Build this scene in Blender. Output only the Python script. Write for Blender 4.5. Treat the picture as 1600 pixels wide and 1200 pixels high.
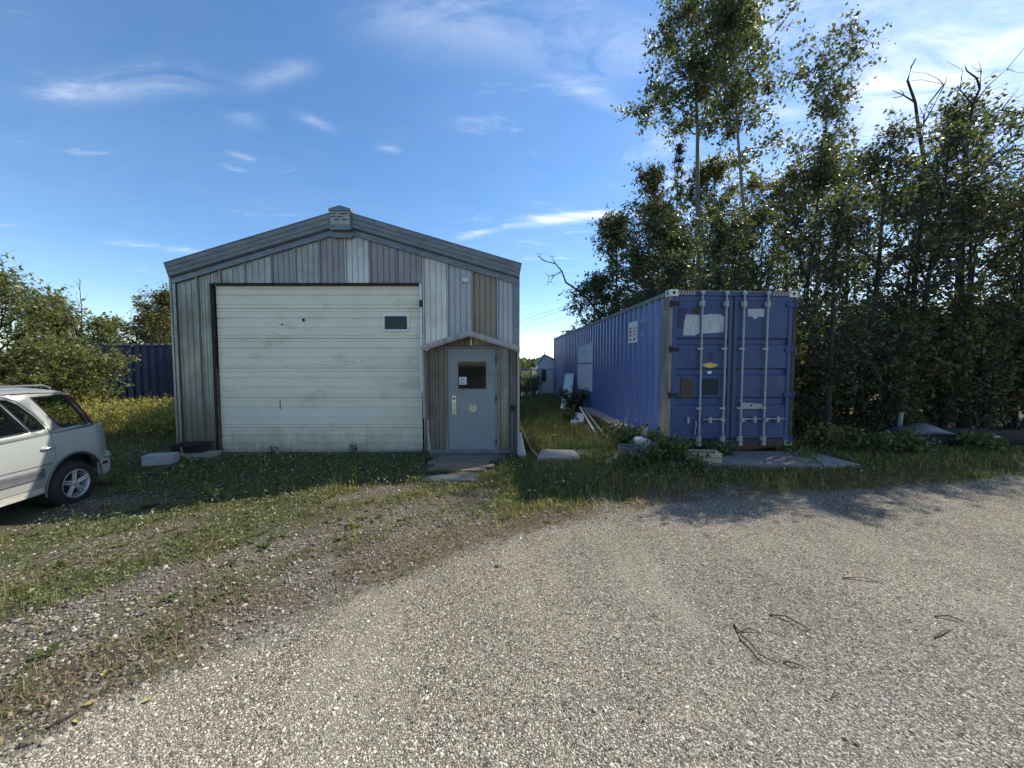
import bpy, bmesh, math, random
import numpy as np
from mathutils import Vector, Matrix

sc = bpy.context.scene
for o in list(bpy.data.objects):
    bpy.data.objects.remove(o)
COL = sc.collection
R = math.radians

# ---------------------------------------------------------------- camera
CAM_Z, PITCH, F = 1.85, R(3.0), 575.0
cd = bpy.data.cameras.new('camera')
cam = bpy.data.objects.new('camera', cd)
COL.objects.link(cam)
cam.location = (0, 0, CAM_Z)
cam.rotation_euler = (R(90) - PITCH, 0, 0)
cd.sensor_width = 36.0
cd.lens = F / 1600 * 36.0
cd.clip_end = 3000
cd.clip_start = 0.05
sc.camera = cam

def ray(px, py):
    x = (px - 800) / F
    y = (600 - py) / F
    c, s = math.cos(PITCH), math.sin(PITCH)
    return (x, c + y * s, -s + y * c)

def at(px, py, Y):
    """world X and Z of the point seen at px, py that lies Y metres ahead"""
    d = ray(px, py)
    return d[0] / d[1] * Y, CAM_Z + d[2] / d[1] * Y

# ---------------------------------------------------------------- sun, sky, exposure
SUN = Vector((0.88, 0.60, 1.0)).normalized()
sd = bpy.data.lights.new('sun', 'SUN')
sd.energy = 4.5
sd.angle = R(0.53)
sd.color = (1.0, 0.92, 0.79)
sun = bpy.data.objects.new('sun', sd)
COL.objects.link(sun)
sun.location = (30, 20, 40)
sun.rotation_euler = SUN.to_track_quat('Z', 'Y').to_euler()

world = bpy.data.worlds.new('World')
sc.world = world
world.use_nodes = True
sc.view_settings.view_transform = 'Standard'
sc.view_settings.look = 'None'
sc.view_settings.gamma = 1.0
sc.view_settings.use_curve_mapping = False
sc.view_settings.exposure = 0.74
sc.cycles.use_denoising = True
sc.cycles.max_bounces = 8
sc.cycles.caustics_reflective = True
sc.cycles.blur_glossy = 0.15
sc.cycles.transparent_max_bounces = 12

def mth(nt, op, a, b=None, c=None, clamp=False):
    n = nt.nodes.new('ShaderNodeMath')
    n.operation = op
    n.use_clamp = clamp
    for i, v in enumerate((a, b, c)):
        if v is None:
            continue
        if isinstance(v, (int, float)):
            n.inputs[i].default_value = v
        else:
            nt.links.new(v, n.inputs[i])
    return n.outputs[0]

def build_world():
    nt = world.node_tree
    nt.nodes.clear()
    out = nt.nodes.new('ShaderNodeOutputWorld')
    bg = nt.nodes.new('ShaderNodeBackground')
    bg.inputs['Strength'].default_value = 0.12
    sky = nt.nodes.new('ShaderNodeTexSky')
    sky.sky_type = 'NISHITA'
    sky.sun_disc = False
    sky.sun_elevation = math.asin(SUN.z)
    sky.sun_rotation = math.atan2(SUN.x, SUN.y)
    sky.altitude = 600
    sky.air_density = 1.0
    sky.dust_density = 0.25
    sky.ozone_density = 2.2
    tc = nt.nodes.new('ShaderNodeTexCoord')
    sep = nt.nodes.new('ShaderNodeSeparateXYZ')
    nt.links.new(tc.outputs['Generated'], sep.inputs[0])
    X, Y, Z = sep.outputs
    zc = mth(nt, 'ADD', mth(nt, 'MAXIMUM', Z, 0.0), 0.04)
    u = mth(nt, 'DIVIDE', X, zc)          # a flat cloud layer overhead
    v = mth(nt, 'DIVIDE', Y, zc)
    comb = nt.nodes.new('ShaderNodeCombineXYZ')
    nt.links.new(u, comb.inputs[0]); nt.links.new(v, comb.inputs[1])

    def noise(scale, detail, rough, dist, vec):
        n = nt.nodes.new('ShaderNodeTexNoise')
        n.inputs['Scale'].default_value = scale
        n.inputs['Detail'].default_value = detail
        n.inputs['Roughness'].default_value = rough
        n.inputs['Distortion'].default_value = dist
        nt.links.new(vec, n.inputs['Vector'])
        return n.outputs['Fac']

    mp = nt.nodes.new('ShaderNodeMapping')
    mp.inputs['Rotation'].default_value = (0, 0, R(28))
    mp.inputs['Scale'].default_value = (1.0, 2.3, 1.0)
    mp.inputs['Location'].default_value = (3.1, 0.7, 0)
    nt.links.new(comb.outputs[0], mp.inputs[0])
    fine = noise(2.2, 8, 0.62, 0.7, mp.outputs[0])
    broad = noise(0.55, 3, 0.5, 0.3, comb.outputs[0])
    # thin cirrus, thicker towards the east
    east = mth(nt, 'MULTIPLY_ADD', X, 0.75, 0.02, clamp=True)
    thr = mth(nt, 'SUBTRACT', 0.80, mth(nt, 'MULTIPLY', east, 0.50))
    c0 = mth(nt, 'MULTIPLY_ADD', broad, 0.35, mth(nt, 'SUBTRACT', fine, thr))
    cir = mth(nt, 'MULTIPLY', c0, 2.0, clamp=True)
    veil = mth(nt, 'MULTIPLY', mth(nt, 'MULTIPLY_ADD', broad, 2.4, -0.75, clamp=True), mth(nt, 'MULTIPLY_ADD', fine, 0.12, -0.01, clamp=True))
    cov = mth(nt, 'MULTIPLY_ADD', cir, 0.75, veil)

    def plane(px, py):
        d = ray(px, py)
        L = math.sqrt(sum(k * k for k in d))
        z = max(d[2] / L, 0) + 0.04
        return d[0] / L / z, d[1] / L / z

    def streak(p0, p1, wpx, amp):
        nonlocal cov
        a, b = plane(*p0), plane(*p1)
        q = plane((p0[0] + p1[0]) / 2, (p0[1] + p1[1]) / 2 + wpx)
        m = ((a[0] + b[0]) / 2, (a[1] + b[1]) / 2)
        dx, dy = b[0] - a[0], b[1] - a[1]
        L = math.hypot(dx, dy); dx, dy = dx / L, dy / L
        w = abs((q[0] - m[0]) * -dy + (q[1] - m[1]) * dx)
        ru = mth(nt, 'SUBTRACT', u, m[0]); rv = mth(nt, 'SUBTRACT', v, m[1])
        t = mth(nt, 'ADD', mth(nt, 'MULTIPLY', ru, dx), mth(nt, 'MULTIPLY', rv, dy))
        s = mth(nt, 'ADD', mth(nt, 'MULTIPLY', ru, -dy), mth(nt, 'MULTIPLY', rv, dx))
        s = mth(nt, 'MULTIPLY_ADD', mth(nt, 'SUBTRACT', fine, 0.5), w * 3.0, s)
        g = mth(nt, 'ADD', mth(nt, 'POWER', mth(nt, 'ABSOLUTE', mth(nt, 'DIVIDE', t, L * 0.52)), 4.0),
                mth(nt, 'POWER', mth(nt, 'ABSOLUTE', mth(nt, 'DIVIDE', s, w)), 2.0))
        e = mth(nt, 'POWER', 2.718, mth(nt, 'MULTIPLY', g, -1.0))
        tex = mth(nt, 'MULTIPLY_ADD', fine, 3.4, -1.15, clamp=True)
        cov = mth(nt, 'MULTIPLY_ADD', mth(nt, 'MULTIPLY', e, tex), amp, cov)

    streak((90, 150), (325, 120), 20, 0.32)
    streak((375, 138), (485, 104), 15, 0.20)
    streak((462, 178), (540, 212), 7, 0.22)
    streak((352, 178), (425, 197), 12, 0.12)
    streak((355, 235), (395, 251), 5, 0.22)
    streak((590, 230), (625, 236), 5, 0.18)
    streak((800, 350), (962, 336), 6, 0.95)
    streak((715, 374), (800, 350), 5, 0.40)
    streak((150, 376), (312, 393), 4, 0.42)
    streak((850, 110), (1100, 240), 14, 0.24)
    streak((580, 30), (960, 60), 50, 0.26)
    streak((900, 130), (1000, 60), 40, 0.22)
    streak((1330, 180), (1600, 75), 40, 0.5)
    cl = nt.nodes.new('ShaderNodeMath'); cl.operation = 'MINIMUM'
    nt.links.new(cov, cl.inputs[0]); cl.inputs[1].default_value = 0.92
    mix = nt.nodes.new('ShaderNodeMix'); mix.data_type = 'RGBA'
    nt.links.new(cl.outputs[0], mix.inputs['Factor'])
    hs = nt.nodes.new('ShaderNodeHueSaturation')
    hs.inputs['Saturation'].default_value = 1.20
    nt.links.new(sky.outputs[0], hs.inputs['Color'])
    nt.links.new(hs.outputs[0], mix.inputs['A'])
    mix.inputs['B'].default_value = (6.6, 6.9, 7.3, 1)
    nt.links.new(mix.outputs['Result'], bg.inputs['Color'])
    nt.links.new(bg.outputs[0], out.inputs[0])
build_world()

# ---------------------------------------------------------------- materials
MATS = {}

def base_mat(name):
    m = bpy.data.materials.new(name)
    m.use_nodes = True
    nt = m.node_tree
    p = nt.nodes['Principled BSDF']
    MATS[name] = m
    return m, nt, p

def tex(nt, kind, scale, stretch=(1, 1, 1), detail=5, rough=0.6, loc=None, space='Object'):
    tc = nt.nodes.new('ShaderNodeTexCoord')
    mp = nt.nodes.new('ShaderNodeMapping')
    mp.inputs['Scale'].default_value = stretch
    nt.links.new(tc.outputs[space], mp.inputs[0])
    if loc is not None:
        nt.links.new(loc, mp.inputs['Location'])
    n = nt.nodes.new('ShaderNodeTexNoise' if kind == 'noise' else 'ShaderNodeTexVoronoi')
    n.inputs['Scale'].default_value = scale
    if kind == 'noise':
        n.inputs['Detail'].default_value = detail
        n.inputs['Roughness'].default_value = rough
    nt.links.new(mp.outputs[0], n.inputs['Vector'])
    return n

def ramp(nt, fac, stops):
    r = nt.nodes.new('ShaderNodeValToRGB')
    e = r.color_ramp.elements
    while len(e) < len(stops):
        e.new(0.5)
    for i, (p, c) in enumerate(stops):
        e[i].position = p
        e[i].color = (*c, 1) if len(c) == 3 else c
    nt.links.new(fac, r.inputs[0])
    return r.outputs[0]

def mixc(nt, fac, a, b, mode='MIX'):
    n = nt.nodes.new('ShaderNodeMix'); n.data_type = 'RGBA'; n.blend_type = mode
    for k, v in (('Factor', fac), ('A', a), ('B', b)):
        if isinstance(v, (int, float)):
            n.inputs[k].default_value = v
        elif isinstance(v, tuple):
            n.inputs[k].default_value = (*v, 1)
        else:
            nt.links.new(v, n.inputs[k])
    return n.outputs['Result']

def bump(nt, p, h, strength=0.3, dist=0.01):
    b = nt.nodes.new('ShaderNodeBump')
    b.inputs['Strength'].default_value = strength
    b.inputs['Distance'].default_value = dist
    nt.links.new(h, b.inputs['Height'])
    nt.links.new(b.outputs[0], p.inputs['Normal'])

def worn(name, c1, c2, scale=4, stretch=(1, 1, 1), rough=0.6, metal=0.0, b=0.15, lo=0.35, hi=0.65,
         stain=None, stain_amt=0.0, stain_scale=1.5, spec=0.5, rand=0.0, spots=None, splash=None):
    """two tones in a noise, an optional third stain tone, light bump; rand shifts value per object"""
    m, nt, p = base_mat(name)
    n = tex(nt, 'noise', scale, stretch)
    col = ramp(nt, n.outputs['Fac'], [(lo, c1), (hi, c2)])
    if stain:
        s = tex(nt, 'noise', stain_scale, stretch, detail=8, rough=0.7)
        f = ramp(nt, s.outputs['Fac'], [(0.62 - stain_amt * 0.3, (0, 0, 0)), (0.80 - stain_amt * 0.3, (1, 1, 1))])
        col = mixc(nt, f, col, stain)
    if spots:                                   # small rust blisters and scabs: (colour, how many, scale)
        s1 = tex(nt, 'noise', spots[2], (1, 1, .6), detail=9, rough=0.75)
        f = ramp(nt, s1.outputs['Fac'], [(spots[1], (0, 0, 0)), (spots[1] + .05, (.85, .85, .85))])
        col = mixc(nt, f, col, spots[0])
    if splash:                                  # mud thrown up from the ground: (colour, height)
        tc = nt.nodes.new('ShaderNodeTexCoord'); sx = nt.nodes.new('ShaderNodeSeparateXYZ')
        nt.links.new(tc.outputs['Object'], sx.inputs[0])
        s2 = tex(nt, 'noise', 5, (1, 1, .5), detail=8, rough=0.75)
        f = mth(nt, 'MULTIPLY', mth(nt, 'SUBTRACT', mth(nt, 'MULTIPLY', s2.outputs['Fac'], 2.0 * splash[1]), sx.outputs[2]), .9 / splash[1], clamp=True)
        col = mixc(nt, f, col, splash[0])
    if rand:
        oi = nt.nodes.new('ShaderNodeObjectInfo')
        hv = nt.nodes.new('ShaderNodeHueSaturation')
        nt.links.new(mth(nt, 'MULTIPLY_ADD', oi.outputs['Random'], 2 * rand, 1 - rand), hv.inputs['Value'])
        nt.links.new(col, hv.inputs['Color'])
        col = hv.outputs[0]
    nt.links.new(col, p.inputs['Base Color'])
    p.inputs['Roughness'].default_value = rough
    p.inputs['Metallic'].default_value = metal
    p.inputs['Specular IOR Level'].default_value = spec
    if b:
        f = tex(nt, 'noise', scale * 6, stretch, detail=3)
        bump(nt, p, f.outputs['Fac'], b, 0.004)
    return m

def leafmat(name, stops, trans=0.42, rough=0.46, tint=(1.5, 1.6, 0.7)):
    m, nt, p = base_mat(name)
    g = nt.nodes.new('ShaderNodeNewGeometry')
    col = ramp(nt, g.outputs['Random Per Island'], stops)
    nt.links.new(col, p.inputs['Base Color'])
    p.inputs['Roughness'].default_value = rough
    p.inputs['Specular IOR Level'].default_value = 0.38
    t = nt.nodes.new('ShaderNodeBsdfTranslucent')
    nt.links.new(mixc(nt, 1.0, col, tint, 'MULTIPLY'), t.inputs['Color'])
    mx = nt.nodes.new('ShaderNodeMixShader')
    mx.inputs[0].default_value = trans
    nt.links.new(p.outputs[0], mx.inputs[1]); nt.links.new(t.outputs[0], mx.inputs[2])
    nt.links.new(mx.outputs[0], nt.nodes['Material Output'].inputs[0])
    return m

def siding(name, c1, c2, streak, metal=0.62, rough=0.38):
    """weathered zinc sheet: vertical runs, blotches, dirt towards the soil line"""
    m, nt, p = base_mat(name)
    oi = nt.nodes.new('ShaderNodeObjectInfo')
    off = nt.nodes.new('ShaderNodeCombineXYZ')
    nt.links.new(mth(nt, 'MULTIPLY', oi.outputs['Random'], 40.0), off.inputs[0])
    nt.links.new(mth(nt, 'MULTIPLY', oi.outputs['Random'], 17.0), off.inputs[2])
    a = tex(nt, 'noise', 3.4, (8, 1, 0.22), 8, 0.72, off.outputs[0])
    b_ = tex(nt, 'noise', 1.6, (1.2, 1, 0.8), 7, 0.7, off.outputs[0])
    col = ramp(nt, a.outputs['Fac'], [(0.3, c1), (0.7, c2)])
    f = ramp(nt, b_.outputs['Fac'], [(0.46, (0, 0, 0)), (0.68, (0.8, 0.8, 0.8))])
    col = mixc(nt, f, col, streak)
    rs = tex(nt, 'noise', 5.0, (9, 1, 0.12), 7, 0.75, off.outputs[0])
    col = mixc(nt, ramp(nt, rs.outputs['Fac'], [(0.56, (0, 0, 0)), (0.70, (0.55, 0.55, 0.55))]), col, (0.16, 0.115, 0.085))
    sp = tex(nt, 'noise', 45, (1, 1, 1), 2, 0.5, off.outputs[0])
    col = mixc(nt, ramp(nt, sp.outputs['Fac'], [(0.68, (0, 0, 0)), (0.75, (0.5, 0.5, 0.5))]), col, (0.10, 0.09, 0.08))
    tc = nt.nodes.new('ShaderNodeTexCoord'); sx = nt.nodes.new('ShaderNodeSeparateXYZ')
    nt.links.new(tc.outputs['Object'], sx.inputs[0])
    low = mth(nt, 'MULTIPLY', mth(nt, 'SUBTRACT', mth(nt, 'MULTIPLY_ADD', a.outputs['Fac'], 1.6, 0.35), sx.outputs[2]), 0.45, clamp=True)
    col = mixc(nt, low, col, (0.17, 0.14, 0.105))
    hv = nt.nodes.new('ShaderNodeHueSaturation')
    nt.links.new(mth(nt, 'MULTIPLY_ADD', oi.outputs['Random'], 0.3, 0.85), hv.inputs['Value'])
    nt.links.new(col, hv.inputs['Color'])
    nt.links.new(hv.outputs[0], p.inputs['Base Color'])
    p.inputs['Metallic'].default_value = metal
    nt.links.new(ramp(nt, b_.outputs['Fac'], [(0.3, (rough - 0.08,) * 3), (0.7, (rough + 0.22,) * 3)]), p.inputs['Roughness'])
    w = tex(nt, 'noise', 2.2, (1.0, 1, 0.5), 3, 0.5, off.outputs[0])
    bump(nt, p, w.outputs['Fac'], 0.25, 0.02)
    return m

siding('zinc_green', (0.225, 0.226, 0.197), (0.329, 0.323, 0.279), (0.196, 0.174, 0.133))
siding('zinc_light', (0.481, 0.456, 0.399), (0.627, 0.592, 0.522), (0.423, 0.360, 0.307), 0.62, 0.38)
siding('zinc_pale', (0.311, 0.308, 0.271), (0.415, 0.409, 0.362), (0.265, 0.246, 0.213), 0.5, 0.42)
siding('zinc_dark', (0.223, 0.214, 0.204), (0.327, 0.312, 0.293), (0.275, 0.244, 0.220), 0.45, 0.5)
siding('zinc_blue', (0.294, 0.302, 0.309), (0.379, 0.382, 0.381), (0.306, 0.297, 0.278), 0.5, 0.45)
siding('zinc_brown', (0.215, 0.196, 0.148), (0.269, 0.222, 0.162), (0.215, 0.145, 0.098), 0.35, 0.55)
siding('zinc_porch', (0.252, 0.242, 0.188), (0.343, 0.314, 0.251), (0.194, 0.171, 0.136), 0.4, 0.5)
worn('zinc_trim', (0.14, 0.158, 0.18), (0.205, 0.225, 0.245), 5, (1, 1, 3), 0.5, 0.35, 0.1, stain=(0.10, 0.105, 0.105), stain_amt=0.2)
worn('zinc_mirror', (0.72, 0.72, 0.70), (0.80, 0.80, 0.78), 8, (1, 1, 1), 0.21, 1.0, 0.03)
worn('zinc_bright', (0.45, 0.46, 0.46), (0.56, 0.56, 0.55), 8, (1, 1, 1), 0.4, 0.7, 0.1)
worn('porch_trim', (0.30, 0.29, 0.28), (0.40, 0.39, 0.37), 6, (4, 4, 1), 0.6, 0.25, 0.2, stain=(0.17, 0.15, 0.13), stain_amt=0.3)
worn('door_cream', (0.71, 0.66, 0.52), (0.77, 0.72, 0.575), 1.2, (1, 1, 2), 0.55, 0.0, 0.05, stain=(0.52, 0.44, 0.32), stain_amt=0.26, stain_scale=0.9, splash=((0.36, 0.31, 0.23), 0.55), spots=((0.30, 0.24, 0.17), 0.70, 14))
worn('rust', (0.10, 0.045, 0.03), (0.18, 0.09, 0.055), 9, (1, 1, 1), 0.9, 0.0, 0.4)
worn('shadow_black', (0.012, 0.012, 0.013), (0.022, 0.022, 0.022), 6, rough=0.8, b=0)
worn('rubber', (0.012, 0.012, 0.013), (0.02, 0.02, 0.02), 20, rough=0.75, b=0.2)
worn('blue_door', (0.20, 0.235, 0.25), (0.235, 0.27, 0.28), 2, (1, 1, 1), 0.5, 0.0, 0.05, stain=(0.14, 0.18, 0.175), stain_amt=0.25, stain_scale=2)
worn('door_frame', (0.16, 0.17, 0.165), (0.22, 0.225, 0.21), 5, (3, 3, 0.5), 0.6, 0.0, 0.15, stain=(0.13, 0.10, 0.08), stain_amt=0.3)
worn('white_paint', (0.66, 0.67, 0.66), (0.76, 0.76, 0.74), 3, rough=0.5, b=0.05, stain=(0.5, 0.48, 0.43), stain_amt=0.15)
worn('paper', (0.62, 0.56, 0.60), (0.70, 0.65, 0.68), 10, rough=0.8, b=0)
worn('ink_grey', (0.18, 0.17, 0.20), (0.22, 0.2, 0.24), 10, rough=0.8, b=0)
worn('ink_black', (0.015, 0.017, 0.025), (0.03, 0.03, 0.04), 10, rough=0.7, b=0)
worn('ink_red', (0.42, 0.04, 0.10), (0.52, 0.06, 0.16), 10, rough=0.6, b=0)
worn('chrome', (0.55, 0.54, 0.50), (0.66, 0.64, 0.6), 20, rough=0.28, metal=0.9, b=0)
worn('brass_pale', (0.46, 0.43, 0.30), (0.54, 0.50, 0.36), 14, rough=0.5, metal=0.2, b=0.05)
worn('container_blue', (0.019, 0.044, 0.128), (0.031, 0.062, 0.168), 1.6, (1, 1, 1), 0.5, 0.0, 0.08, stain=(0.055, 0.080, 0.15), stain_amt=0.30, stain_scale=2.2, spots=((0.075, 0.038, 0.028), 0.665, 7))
worn('container_side_blue', (0.080, 0.135, 0.315), (0.110, 0.170, 0.385), 1.6, (1, 1, 0.4), 0.32, 0.0, 0.08, stain=(0.13, 0.16, 0.25), stain_amt=0.28, stain_scale=2.2, spots=((0.11, 0.06, 0.045), 0.685, 6))  # faded side paint, lightened further for light bounced off the workshop wall
worn('post_dark', (0.035, 0.028, 0.028), (0.07, 0.05, 0.045), 6, (2, 2, 1), 0.8, 0.0, 0.3)
worn('container_post', (0.14, 0.155, 0.15), (0.23, 0.24, 0.22), 5, (3, 3, 0.6), 0.65, 0.0, 0.2, stain=(0.17, 0.10, 0.065), stain_amt=0.5, stain_scale=3)
worn('rod_steel', (0.25, 0.275, 0.285), (0.35, 0.365, 0.36), 12, (4, 4, 1), 0.5, 0.25, 0.15, stain=(0.30, 0.24, 0.18), stain_amt=0.2, stain_scale=6)
worn('patch_white', (0.30, 0.34, 0.36), (0.48, 0.51, 0.52), 6, (6, 6, 1), 0.65, 0.0, 0.15)
worn('patch_bluewhite', (0.54, 0.60, 0.68), (0.62, 0.68, 0.74), 4, (1, 1, 1), 0.55, 0.0, 0.1)
worn('casting_white', (0.55, 0.58, 0.56), (0.66, 0.68, 0.66), 9, rough=0.6, b=0.2, stain=(0.3, 0.26, 0.2), stain_amt=0.2, stain_scale=6)
worn('stripe_yellow', (0.46, 0.36, 0.16), (0.55, 0.43, 0.2), 12, rough=0.6, b=0)
worn('sticker_yellow', (0.60, 0.40, 0.06), (0.70, 0.48, 0.10), 12, rough=0.5, b=0)
worn('navy', (0.015, 0.018, 0.07), (0.025, 0.028, 0.09), 12, rough=0.6, b=0)
worn('sign_rust', (0.05, 0.035, 0.03), (0.10, 0.065, 0.04), 22, (1, 1, 1), 0.8, 0.0, 0.3)
worn('plaque_dark', (0.010, 0.018, 0.022), (0.016, 0.026, 0.028), 8, rough=0.8, b=0)
worn('dark_blue', (0.004, 0.012, 0.055), (0.007, 0.019, 0.080), 1.5, rough=0.5, b=0.05)
worn('concrete', (0.20, 0.19, 0.175), (0.30, 0.29, 0.265), 6, rough=0.9, b=0.5, stain=(0.20, 0.19, 0.165), stain_amt=0.35, stain_scale=3)
worn('concrete_dark', (0.12, 0.125, 0.125), (0.17, 0.175, 0.17), 5, rough=0.9, b=0.5, stain=(0.12, 0.115, 0.10), stain_amt=0.3, stain_scale=3)  # darker concrete, shade over the container pad put into its colour
worn('block_pale', (0.28, 0.31, 0.34), (0.37, 0.40, 0.42), 12, rough=0.85, b=0.4, stain=(0.2, 0.19, 0.16), stain_amt=0.3, stain_scale=5)
worn('wood_grey', (0.20, 0.185, 0.16), (0.33, 0.31, 0.28), 10, (1, 1, 12), 0.85, 0.0, 0.4)
worn('wood_brown', (0.16, 0.09, 0.05), (0.25, 0.15, 0.09), 10, (8, 1, 8), 0.8, 0.0, 0.3)
worn('wood_path', (0.17, 0.115, 0.085), (0.30, 0.225, 0.17), 7, (2, 12, 8), 0.85, 0.0, 0.5, stain=(0.12, 0.09, 0.07), stain_amt=0.3, rand=0.2)
worn('wood_pale', (0.32, 0.27, 0.18), (0.42, 0.36, 0.26), 9, (2, 8, 8), 0.8, 0.0, 0.3)
worn('mat_grey', (0.10, 0.115, 0.125), (0.15, 0.165, 0.17), 30, rough=0.9, b=0.6)
worn('log_bark', (0.014, 0.012, 0.010), (0.035, 0.028, 0.022), 12, (4, 1, 4), 0.95, 0.0, 0.8)
worn('tarp', (0.045, 0.058, 0.07), (0.09, 0.105, 0.12), 3, rough=0.5, b=0.3)
worn('bag_white', (0.42, 0.42, 0.46), (0.58, 0.58, 0.61), 6, rough=0.35, b=0.3)
worn('bucket_grey', (0.075, 0.09, 0.11), (0.11, 0.125, 0.145), 6, rough=0.5, b=0.1)
worn('car_silver', (0.42, 0.445, 0.44), (0.46, 0.48, 0.475), 1.5, rough=0.3, metal=0.45, b=0, stain=(0.42, 0.40, 0.35), stain_amt=0.08, stain_scale=2.5)
worn('car_dirty', (0.30, 0.28, 0.23), (0.48, 0.48, 0.45), 5, (1, 1, 3), 0.6, 0.1, 0.1)
worn('car_grey_trim', (0.085, 0.092, 0.105), (0.115, 0.122, 0.135), 8, rough=0.55, b=0.05)
worn('alloy', (0.55, 0.57, 0.6), (0.66, 0.68, 0.7), 10, rough=0.3, metal=0.7, b=0)
worn('lamp_red', (0.085, 0.006, 0.010), (0.12, 0.008, 0.014), 20, rough=0.15, b=0)
worn('seat_cloth', (0.05, 0.052, 0.055), (0.08, 0.08, 0.082), 30, rough=0.9, b=0.2)
worn('shed_white', (0.70, 0.74, 0.77), (0.78, 0.81, 0.83), 3, rough=0.6, b=0.05, stain=(0.42, 0.44, 0.44), stain_amt=0.2)
worn('fence_steel', (0.22, 0.22, 0.22), (0.32, 0.32, 0.31), 12, rough=0.5, metal=0.4, b=0)
worn('wire', (0.05, 0.055, 0.06), (0.07, 0.075, 0.08), 10, rough=0.6, b=0)
worn('stick', (0.045, 0.032, 0.024), (0.10, 0.075, 0.055), 20, rough=0.9, b=0.3)
worn('stick_pale', (0.30, 0.25, 0.17), (0.42, 0.36, 0.26), 20, rough=0.9, b=0.3)
worn('bark_aspen', (0.15, 0.14, 0.11), (0.26, 0.245, 0.195), 7, (1, 1, 2.5), 0.9, 0.0, 0.5, stain=(0.045, 0.04, 0.035), stain_amt=0.25, stain_scale=3.5)
worn('bark_dark', (0.026, 0.023, 0.021), (0.055, 0.049, 0.042), 9, (2, 2, 0.7), 0.95, 0.0, 0.6)
worn('bark_dead', (0.10, 0.095, 0.09), (0.17, 0.16, 0.15), 9, (2, 2, 0.7), 0.95, 0.0, 0.4)

leafmat('leaf_aspen', [(0.0, (0.036, 0.050, 0.023)), (0.45, (0.075, 0.095, 0.040)), (0.85, (0.125, 0.14, 0.054)), (1.0, (0.20, 0.16, 0.07))])
leafmat('leaf_dark', [(0.0, (0.034, 0.046, 0.025)), (0.5, (0.075, 0.092, 0.046)), (0.88, (0.125, 0.138, 0.066)), (1.0, (0.22, 0.16, 0.09))], 0.42)
leafmat('leaf_willow', [(0.0, (0.075, 0.092, 0.034)), (0.5, (0.135, 0.155, 0.055)), (0.85, (0.19, 0.20, 0.07)), (1.0, (0.25, 0.21, 0.09))], 0.42)
leafmat('leaf_autumn', [(0.0, (0.055, 0.066, 0.026)), (0.5, (0.115, 0.12, 0.042)), (0.8, (0.19, 0.16, 0.05)), (1.0, (0.19, 0.10, 0.05))], 0.42)
leafmat('leaf_weed', [(0.0, (0.16, 0.18, 0.05)), (0.5, (0.30, 0.30, 0.09)), (0.8, (0.42, 0.37, 0.12)), (1.0, (0.40, 0.23, 0.12))], 0.5)
leafmat('leaf_broad', [(0.0, (0.045, 0.062, 0.022)), (0.6, (0.085, 0.112, 0.036)), (1.0, (0.15, 0.17, 0.06))], 0.3)
leafmat('grass_green', [(0.0, (0.065, 0.085, 0.022)), (0.45, (0.125, 0.145, 0.042)), (0.8, (0.22, 0.215, 0.075)), (1.0, (0.40, 0.33, 0.17))], 0.4, 0.5)
leafmat('grass_dry', [(0.0, (0.14, 0.09, 0.058)), (0.4, (0.23, 0.165, 0.10)), (0.75, (0.33, 0.265, 0.155)), (1.0, (0.16, 0.17, 0.065))], 0.3, 0.6, (1.1, 1.0, 0.8))
leafmat('grass_straw', [(0.0, (0.12, 0.13, 0.045)), (0.5, (0.24, 0.23, 0.09)), (1.0, (0.45, 0.38, 0.22))], 0.4, 0.5)
leafmat('litter_brown', [(0.0, (0.03, 0.024, 0.018)), (0.6, (0.07, 0.05, 0.035)), (1.0, (0.22, 0.17, 0.09))], 0.05, 0.8)
leafmat('clover_leaf', [(0.0, (0.085, 0.110, 0.046)), (0.6, (0.135, 0.165, 0.066)), (0.95, (0.19, 0.205, 0.09)), (1.0, (0.30, 0.28, 0.16))], 0.3, 0.5)
leafmat('petal_white', [(0.0, (0.6, 0.58, 0.52)), (1.0, (0.75, 0.74, 0.70))], 0.3, 0.6, (1, 1, 1))
leafmat('leaf_yellow', [(0.0, (0.40, 0.34, 0.13)), (1.0, (0.46, 0.40, 0.16))], 0.3, 0.6, (1, 1, 1))

def glass_mat(name, tint, tr):
    m, nt, p = base_mat(name)
    p.inputs['Base Color'].default_value = (*tint, 1)
    p.inputs['Roughness'].default_value = 0.04
    p.inputs['Specular IOR Level'].default_value = 0.3
    t = nt.nodes.new('ShaderNodeBsdfTransparent')
    t.inputs[0].default_value = (0.75, 0.82, 0.80, 1)
    mx = nt.nodes.new('ShaderNodeMixShader'); mx.inputs[0].default_value = tr
    nt.links.new(p.outputs[0], mx.inputs[1]); nt.links.new(t.outputs[0], mx.inputs[2])
    nt.links.new(mx.outputs[0], nt.nodes['Material Output'].inputs[0])
glass_mat('car_glass', (0.012, 0.015, 0.015), 0.88)
glass_mat('dark_glass', (0.008, 0.010, 0.010), 0.0)

def stone_mat(name, stops):
    m, nt, p = base_mat(name)
    oi = nt.nodes.new('ShaderNodeObjectInfo')
    nt.links.new(ramp(nt, oi.outputs['Random'], stops), p.inputs['Base Color'])
    p.inputs['Roughness'].default_value = 0.85
    p.inputs['Specular IOR Level'].default_value = 0.3
stone_mat('pebble_tan', [(0.0, (0.075, 0.067, 0.056)), (0.2, (0.22, 0.198, 0.158)), (0.65, (0.42, 0.382, 0.305)), (1.0, (0.68, 0.63, 0.525))])
stone_mat('pebble_grey', [(0.0, (0.08, 0.070, 0.055)), (0.4, (0.16, 0.145, 0.115)), (0.8, (0.27, 0.245, 0.20)), (1.0, (0.46, 0.43, 0.37))])

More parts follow.
